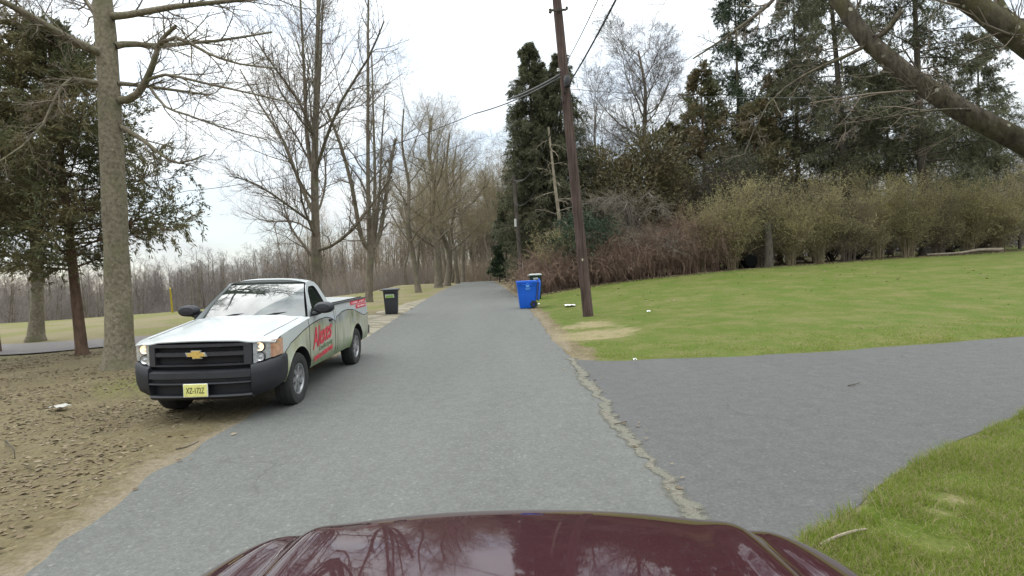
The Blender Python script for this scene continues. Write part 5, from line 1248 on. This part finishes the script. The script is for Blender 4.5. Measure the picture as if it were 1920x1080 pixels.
for sg in (1, -1):
    h_ = MB(); h_.grid(np.array([[(sg * x_, float(ny(x_)) + .042 + .004, z_) for x_ in np.linspace(.55, .88, 7)] for z_ in (.68, .76, .83)]), 0, flip=sg < 0); h_.build("headlight", [CHROME], car)
    for yc_ in (1.02, -1.75):
        w = make_wheel(car, (sg * .84, yc_, .345), 1); w.rotation_euler = (0, 0, -math.pi / 2 * sg); w.scale = (.9, .9, .9)
        for src in (tyre_me, rim_me):
            o = src.copy(); COL.objects.link(o); o.parent = w
cg = MB(); cg.box((0, 1.79, .62), (1.0, .03, .22), 0); cg.box((0, -.6, .42), (1.5, 4.2, .2), 0); cg.build("grille", [DEEP_BLACK], car, bevel=.01)
# ------------------------------------------------------------------ wheelie bins
def rrect(w, d, r, n=5):
    pts = []
    for cx, cy_, a0 in ((w / 2 - r, d / 2 - r, 0), (-w / 2 + r, d / 2 - r, 90), (-w / 2 + r, -d / 2 + r, 180), (w / 2 - r, -d / 2 + r, 270)):
        for k in range(n):
            a = math.radians(a0 + 90 * k / (n - 1)); pts.append((cx + r * math.cos(a), cy_ + r * math.sin(a)))
    return np.array(pts)
def bin_body(h, wt, dt, wb_, db, mats, root, inset=.0):
    m = MB(); lv = [(0, 0), (.03, .0), (.5, .5), (.80, .80), (.805, .83), (.93, .97), (.935, 1.04), (.985, 1.05), (1.0, 1.04), (.985, .98), (.6, .55), (.12, .1)]
    R = []
    for i, (zq, s) in enumerate(lv):
        w_, d_ = wb_ + (wt - wb_) * s, db + (dt - db) * s
        if i >= 9: w_ -= .03; d_ -= .03
        if i == 0: w_ -= .03; d_ -= .03
        p = rrect(w_, d_, .05); R.append(np.concatenate([p, np.full((len(p), 1), zq * h)], 1))
    n = len(R[0]); V_ = np.concatenate(R); F_ = []
    for i in range(len(R) - 1):
        for j in range(n): F_.append((i * n + j, i * n + (j + 1) % n, (i + 1) * n + (j + 1) % n, (i + 1) * n + j))
    F_.append(list(range(n))[::-1]); F_.append([(len(R) - 1) * n + k for k in range(n)])
    m.add(V_, F_, 0); m.box((0, -dt / 2 - .002, h * .87), (wt * .5, .03, .05), 0)
    return m.build("bin_body", mats, root, angle=40)
def bin_wheels(root, x, y, gap=.42):
    for s in (1, -1):
        w = MB(); w.lathe([(.06, -.03), (.12, -.03), (.13, 0), (.12, .03), (.06, .03), (.03, .035), (.001, .035)], (x, y + s * gap / 2, .13), 'y', 24, 0); w.build("wheel", [RUBBER], root)
def bin_lid(root, mat, wt, dt, h, openh=None):
    m = MB(); lv = [(0, .03), (.02, .045), (.045, .03), (.07, -.06), (.08, -.2)]
    R = []
    for z_, e in lv:
        p = rrect(wt + e, dt + e, .07); R.append(np.concatenate([p, np.full((len(p), 1), z_)], 1))
    n = len(R[0]); F_ = []
    for i in range(len(R) - 1):
        for j in range(n): F_.append((i * n + j, i * n + (j + 1) % n, (i + 1) * n + (j + 1) % n, (i + 1) * n + j))
    F_.append(list(range(n))[::-1]); F_.append([(len(R) - 1) * n + k for k in range(n)])
    V_ = np.concatenate(R)
    m.add(V_, F_, 0); m.box((-wt / 2 - .05, 0, .01), (.10, dt * .6, .03), 0)
    o = m.build("lid", [mat], root, angle=40)
    return o
# black bin with a label, lid shut, on the verge paving
BLK = plain("black_bin_plastic", (.026, .027, .033), .42, var=.12, vscale=3)
BLU = plain("blue_bin_plastic", (.004, .095, .52), .38, var=.08, vscale=3)
DGR = plain("dark_green_bin_plastic", (.012, .024, .022), .5, var=.15)
LIDGREY = plain("pale_grey_lid", (.36, .38, .36), .5, var=.1)
rz = math.radians(172)
bb = empty("wheelie_bin", G(-5.08, 23.0, .06), "black wheelie bin with closed lid and green label, on the verge behind the pickup", "wheelie bin", "bins put out along the road", rot=(0, 0, math.radians(8)))
body = bin_body(.98, .60, .66, .50, .54, [BLK], bb)
lid = bin_lid(bb, BLK, .68, .74, .98); lid.location = (0, 0, .985)
arc = MB(); pa = [(.27 * math.cos(a), -.345, .87 + .085 * math.sin(a)) for a in np.linspace(.05, math.pi - .05, 13)]; arc.tube(pa, .022, 8); arc.build("handle", [BLK], bb)
lab = MB(); lab.box((-.03, -.333, .755), (.36, .006, .145), 0); lb = lab.build("label", [plain("pale_label", (.42, .46, .38), .5)], bb)
lab = MB(); lab.box((-.03, -.337, .738), (.30, .006, .085), 0); lab.build("label_stripe", [plain("green_label_stripe", (.16, .30, .03), .5)], lb)
bin_wheels(bb, -.0, .0); 
for ch in [c for c in bb.children if c.name.startswith("wheel")]: ch.location = (-.02, .10, 0); ch.rotation_euler = (0, 0, math.pi / 2)
# blue bin, lid hanging open on the grass side
bl = empty("wheelie_bin", G(.62, 23.3, .03), "bright blue recycling bin with its lid hanging open, at the road's edge", "wheelie bin", "bins put out along the road", rot=(0, 0, math.radians(2)))
bin_body(1.14, .86, .72, .66, .56, [BLU], bl)
lid = bin_lid(bl, BLU, .80, .72, 1.1); lid.location = (.475, 0, .72); lid.rotation_euler = (0, math.radians(97), 0)
hb = MB(); hb.tube([(.40, -.28, 1.07), (.48, -.28, 1.10), (.48, .28, 1.10), (.40, .28, 1.07)], .018, 8); hb.build("handle", [BLU], bl)
for s in (1, -1):
    w = MB(); w.lathe([(.05, -.04), (.14, -.04), (.155, 0), (.14, .04), (.05, .04), (.001, .045)], (.26, s * .30, .155), 'y', 24, 0); w.build("wheel", [RUBBER], bl)
wa = MB(); wa.box((.27, 0, .16), (.16, .50, .14), 0); wa.build("axle_housing", [DEEP_BLACK], bl, bevel=.02)
LB = plain("pale_blue_print", (.16, .42, .85), .4)
e = MB(); c_ = (0.02, -.3585, .965)
e.disc([(c_[0] + .085 * math.cos(a) * (1 if k % 2 else .8), -.372, c_[2] + .085 * math.sin(a) * (1 if k % 2 else .8)) for k, a in enumerate(np.linspace(0, 2 * math.pi, 17)[:-1])])
for z_, w_ in ((.845, .17), (.81, .17), (.775, .12)):
    for x in np.arange(-w_ / 2, w_ / 2, .04): e.box((x + .03, -.345, z_), (.028, .02, .02), 0)
e.build("printed_emblem", [LB], bl, smooth=False)
e = MB(); e.lathe([(.03, -.001), (.018, -.001)], (c_[0], -.3745, c_[2]), 'y', 16, 0); e.build("emblem_ring", [BLU], bl)
# dark bin with a pale lid further off
bd = empty("wheelie_bin", G(1.22, 28.2, .04), "dark green bin with a pale grey lid, mostly hidden by the blue bin", "wheelie bin", "bins put out along the road")
bin_body(1.24, .60, .62, .50, .5, [DGR], bd)
lid = bin_lid(bd, LIDGREY, .62, .68, 1.06); lid.location = (0, 0, 1.235)
lab = MB(); lab.box((0, -.325, 1.07), (.24, .012, .10), 0); lab.build("label", [plain("grey_label", (.3, .33, .32), .5)], bd)
bin_wheels(bd, 0, .2)

# ------------------------------------------------------------------ utility poles and wires
POLE = bark("creosoted_pole_wood", (.034, .022, .019), (.12, .084, .072), None, 16, None, .8, .05)
POLE_FAR = bark("grey_brown_pole_wood", (.04, .035, .03), (.10, .085, .07), None, 7)
STEEL = plain("galvanised_steel", (.35, .36, .37), .45, metal=.6)
CABLE = plain("black_cable", (.012, .012, .014), .6)
CABLE_GREY = plain("weathered_cable", (.10, .10, .105), .7)
p0 = at(1104, 597, 17.86); p0[2] = 0.0; p1 = at(1058, 150, 17.86); p2 = at(1042, -40, 17.95)
up_ = (p2 - p0) / np.linalg.norm(p2 - p0)
def along(py): return at(np.interp(py, [-40, 0, 150, 597], [1041, 1045, 1058, 1104]), py, 17.86 + .0)
pole = empty("utility_pole", p0, "leaning brown wooden utility pole on the lawn beside the driveway", "utility pole")
m = MB(); m.tube(path([p0 - np.array([0, 0, .2]) - p0, along(330) - p0, along(-40) - p0 + np.array([0, .1, 0]), (along(-40) - p0) + up_ * 1.6], 14), np.linspace(.175, .125, 14), 16); m.build("pole_shaft", [POLE], pole)
m = MB(); c = along(158) - p0; m.lathe([(.001, -.17), (.09, -.16), (.115, -.05), (.115, .1), (.08, .18), (.001, .19)], c + np.array([.06, -.24, 0]), 'z', 14); m.build("splice_box", [CABLE], pole)
m = MB(); c = along(132) - p0; m.lathe([(.03, -.05), (.05, -.03), (.03, 0), (.05, .03), (.03, .05)], c + np.array([-.17, -.05, 0]), 'z', 10, 0); m.box(c + np.array([-.10, 0, .0]), (.16, .05, .04), 0); m.build("insulator", [plain("white_porcelain", (.6, .6, .58), .25)], pole)
m = MB(); c = along(22) - p0; m.box(c + np.array([-.03, -.12, 0]), (.55, .05, .06), 0); m.lathe([(.02, -.08), (.06, -.04), (.03, 0), (.06, .04), (.02, .08)], c + np.array([-.27, -.12, -.02]), 'z', 10, 0); m.lathe([(.02, -.06), (.05, -.03), (.03, 0), (.05, .03)], c + np.array([.26, -.12, .05]), 'z', 10, 0); m.build("pole_bracket", [POLE_FAR], pole)
m = MB(); m.box(along(487) - p0 + np.array([-.02, -.165, 0]), (.06, .01, .07), 0); m.build("pole_tag", [plain("pale_tag", (.55, .5, .36), .5)], pole)
q0 = np.array(G(gx(977, 34.6), 34.6)); q1 = at(963, 328, 34.6)
pole2 = empty("utility_pole", q0, "thin dark utility pole farther along, between the spruces and the road", "utility pole")
m = MB(); m.tube([(0, 0, -.2), tuple((q1 - q0) * .5), tuple(q1 - q0)], [.14, .125, .11], 12); m.build("pole_shaft", [POLE_FAR], pole2)
m = MB(); m.box(tuple(q1 - q0 + np.array([0, 0, -.35])), (1.15, .08, .09), 0); m.build("crossarm", [POLE_FAR], pole2)
m = MB(); m.lathe([(.001, -.25), (.07, -.24), (.07, .24), (.001, .25)], tuple(q1 - q0 + np.array([-.02, -.2, -3.0])), 'z', 12); m.build("meter_box", [plain("pale_grey_steel", (.42, .42, .4), .5)], pole2)
m = MB(); m.tube([(.13, -.12, 0), (.10, -.13, 1.0), (.06, -.13, 2.0)], .03, 6); m.build("conduit", [STEEL], pole2)
def wire(a, b, sag, r, label, mat=CABLE, name="overhead_wire", n=28, group="overhead wires"):
    a, b = np.array(a, float), np.array(b, float); t = np.linspace(0, 1, n)[:, None]
    P = a * (1 - t) + b * t; P[:, 2] -= (4 * sag * t * (1 - t))[:, 0]
    m = MB(); m.tube(P, r, 6); o = m.build(name, [mat]); return tag(o, label, "wire", group)
hub = along(165) + np.array([.06, -.24, 0])
wire(hub, at(1250, -190, 6.5), .1, .022, "thick black cable running up from the pole's splice box towards the viewer")
wire(along(125) + np.array([.05, -.2, 0]), at(1205, -190, 7.0), .1, .012, "thinner grey cable beside the thick black one, up from the pole", CABLE_GREY)
wire(along(146) + np.array([-.12, -.1, 0]), at(890, 213, 20.5), .12, .020, "pale twisted service cable from the pole's splice towards the bare tree row", CABLE_GREY)
wire(along(140) + np.array([-.12, -.05, 0]), at(950, 188, 18.5), .05, .03, "short fat splice sleeve on the service cable next to the pole", CABLE_GREY)
pC = at(890, 213, 20.5)
wire(pC, at(350, 358, 26), .5, .013, "service wire crossing the road in front of the bare trees, continuing beyond the cedar", CABLE)
wire(at(350, 358, 26), at(-250, 470, 34), .3, .013, "service wire disappearing into the cedar's crown", CABLE)
wire(along(175) + np.array([-.04, -.2, 0]), q1 + np.array([0, 0, -.3]), 1.0, .022, "heavy black cable sagging from the leaning pole to the farther pole")
wire(along(190) + np.array([-.10, -.2, 0]), q1 + np.array([-.1, 0, -1.6]), 1.4, .014, "thin drooping line below the heavy cable between the two poles")
wire(along(8) + np.array([.2, 0, 0]), at(1345, 0, 21), .10, .008, "hair-thin line from the pole's top towards the slim conifer", CABLE_GREY)
wire(at(1345, 0, 21), at(1980, -60, 30), .1, .008, "hair-thin line passing over the gaunt spruces", CABLE_GREY)
wire(along(167) + np.array([.1, 0, 0]), at(1960, 128, 30), .8, .009, "thin line from the splice box across the grey bare tree to the spruces", CABLE_GREY)
wire(at(318, 538, 30.6), at(170, 230, 26), .0, .008, "steel guy wire rising from the yellow guard into the cedar", STEEL)
g0 = np.array(G(-19.6, 31.6)); g1 = at(319, 540, 30.6)
m = MB(); m.tube([g0 - np.array([0, 0, .1]), g0 * .5 + g1 * .5, g1], [.05, .045, .035], 8); tag(m.build("guy_guard", [plain("yellow_plastic", (.55, .43, .03), .5)]), "slanting yellow guy-wire guard standing in the field behind the pickup's mirror", "guy guard")

# ------------------------------------------------------------------ small things
WOODPOST = bark("weathered_post_wood", (.13, .095, .07), (.26, .20, .15), None, 9)
b = np.array(G(gx(966, 44), 44)); m = MB(); m.box((0, 0, .55), (.14, .14, 1.3), 0); m.box((0, 0, 1.22), (.18, .18, .05), 0); o = m.build("wooden_post", [WOODPOST], bevel=.01); o.location = b; tag(o, "weathered reddish wooden post by the road behind the blue bin", "post")
b = np.array(G(gx(946, 66), 66)); m = MB(); m.tube([(0, 0, -.1), (-.1, 0, 3), (-.35, 0, 7.2)], [.12, .1, .08], 10); o = m.build("bare_pole", [BARK_PALE]); o.location = b; tag(o, "slim pale bare pole between the little pine and the dark mound", "pole")
b = np.array(G(gx(1404, 32.3), 32.3)); m = MB(); m.lathe([(.001, -.35), (.33, -.34), (.37, -.3), (.37, -.05), (.385, 0), (.37, .05), (.37, .3), (.33, .34), (.001, .33)], (0, 0, .45), 'y', 26); m.box((0, 0, .09), (.5, .4, .16), 0); o = m.build("oil_drum", [plain("black_drum", (.004, .004, .004), .9, spec=.05)], bevel=.01); o.location = b; tag(o, "black drum lying on its side under the olive hedge", "drum")
b = np.array(G(gx(1441, 32.0), 32.0)); m = MB(); m.tube(path([(0, 0, -.1), (.03, 0, 1), (-.02, 0, 2.6)], 9), np.linspace(.27, .2, 9) * np.array([1.25, 1, 1, .95, 1, 1, .95, .97, 1]), 12); o = m.build("tree_stump", [BARK_DARK]); o.location = b; tag(o, "dark broken trunk standing beside the black drum in the hedge", "stump")
b0 = np.array(G(gx(1738, 33.2), 33.2, .12)); b1 = np.array(G(gx(1880, 33.3), 33.3, .14)); m = MB(); m.tube(path([b0, b0 * .6 + b1 * .4 + np.array([0, -.1, -.03]), b0 * .3 + b1 * .7 + np.array([0, .05, .07]), b1], 12), np.linspace(.05, .11, 12), 8); tag(m.build("fallen_log", [SNAG]), "pale fallen log lying along the hedge's foot", "log")
fr = empty("board_fence", G(gx(1850, 37), 37), "dark bluish boarded fence seen through the hedge's far end", "fence")
m = MB()
for k in range(46): m.box((k * .2, .04 * (k % 2) * 0, 1.75), (.185, .03, 1.5 + .05 * ((k * 7) % 3)), 0)
m.build("boards", [plain("dark_slate_boards", (.03, .034, .045), .7, var=.3, vscale=2)], fr)
for k in range(5):
    m = MB(); m.box((k * 2.3, .08, 1.3), (.12, .12, 2.6), 0); m.build("post", [BARK_DARK], fr)
def litter(px, py, d, sx, sy, lab, name="litter_paper", col=(.72, .73, .74), seed=1):
    rng = np.random.default_rng(seed); p = np.array(G(float(at(px, py, d)[0]), d, .05)); m = MB()
    P = np.array([[(x * sx, y * sy, .03 + .035 * rng.random() * (1 - abs(x))) for x in np.linspace(-.5, .5, 6)] for y in np.linspace(-.5, .5, 5)])
    P2 = P - np.array([0, 0, .006]); m.grid(P, 0, flip=True); m.grid(P2, 0)
    o = m.build(name, [plain("litter_" + str(seed), col, .6, var=.05)]); o.location = p; tag(o, lab, "litter", "scraps of litter")
litter(1069, 580, 21.8, .40, .5, "crumpled white paper on the grass at the leaning pole's foot", seed=1)
litter(1217, 598, 17.4, .12, .14, "small white scrap on the open lawn", seed=2)
litter(1191, 685, 9.55, .06, .05, "tiny white scrap on the driveway by the lawn's edge", seed=3)
litter(112, 763, 7.9, .22, .16, "flattened pale lid among the dead leaves", col=(.36, .35, .32), seed=4)
litter(1010, 574, 24.4, .14, .14, "small pale scrap beside the blue bin", seed=5)
def stick(pts, r, lab, mat=SNAG):
    m = MB(); m.tube(path(pts, 9), np.linspace(r, r * .5, 9), 6); tag(m.build("stick", [mat]), lab, "stick", "sticks lying about")
def gpt(px, py, z=.03):
    d = ray(px, py); t_ = (z - CAM_H) / d[2]; return np.array([0, 0, CAM_H]) + d * t_
stick([gpt(1152, 795), gpt(1163, 793, .05), gpt(1175, 790, .04)], .008, "short dark stick lying on the crumbled road seam", BARK_DARK)
stick([gpt(1538, 1022, .03), gpt(1565, 1008, .06), gpt(1600, 996, .07), gpt(1625, 992, .05)], .012, "pale bent stick in the near grass by the driveway")
stick([gpt(10, 826, .03), gpt(25, 842, .12), gpt(28, 860, .04)], .008, "dark twig poking up from the dead leaves", BARK_DARK)
stick([gpt(1590, 723, .02), gpt(1604, 720, .03), gpt(1612, 717, .03)], .008, "thin twig lying in the middle of the driveway", BARK_DARK)
stick([gpt(330, 842, .07), gpt(350, 838, .08), gpt(372, 828, .07)], .009, "twig on the leaf litter near the sandy edge", BARK_DARK)
for o in list(bpy.data.objects):
    if o.type == 'MESH' and o.users_collection == (): bpy.data.objects.remove(o)
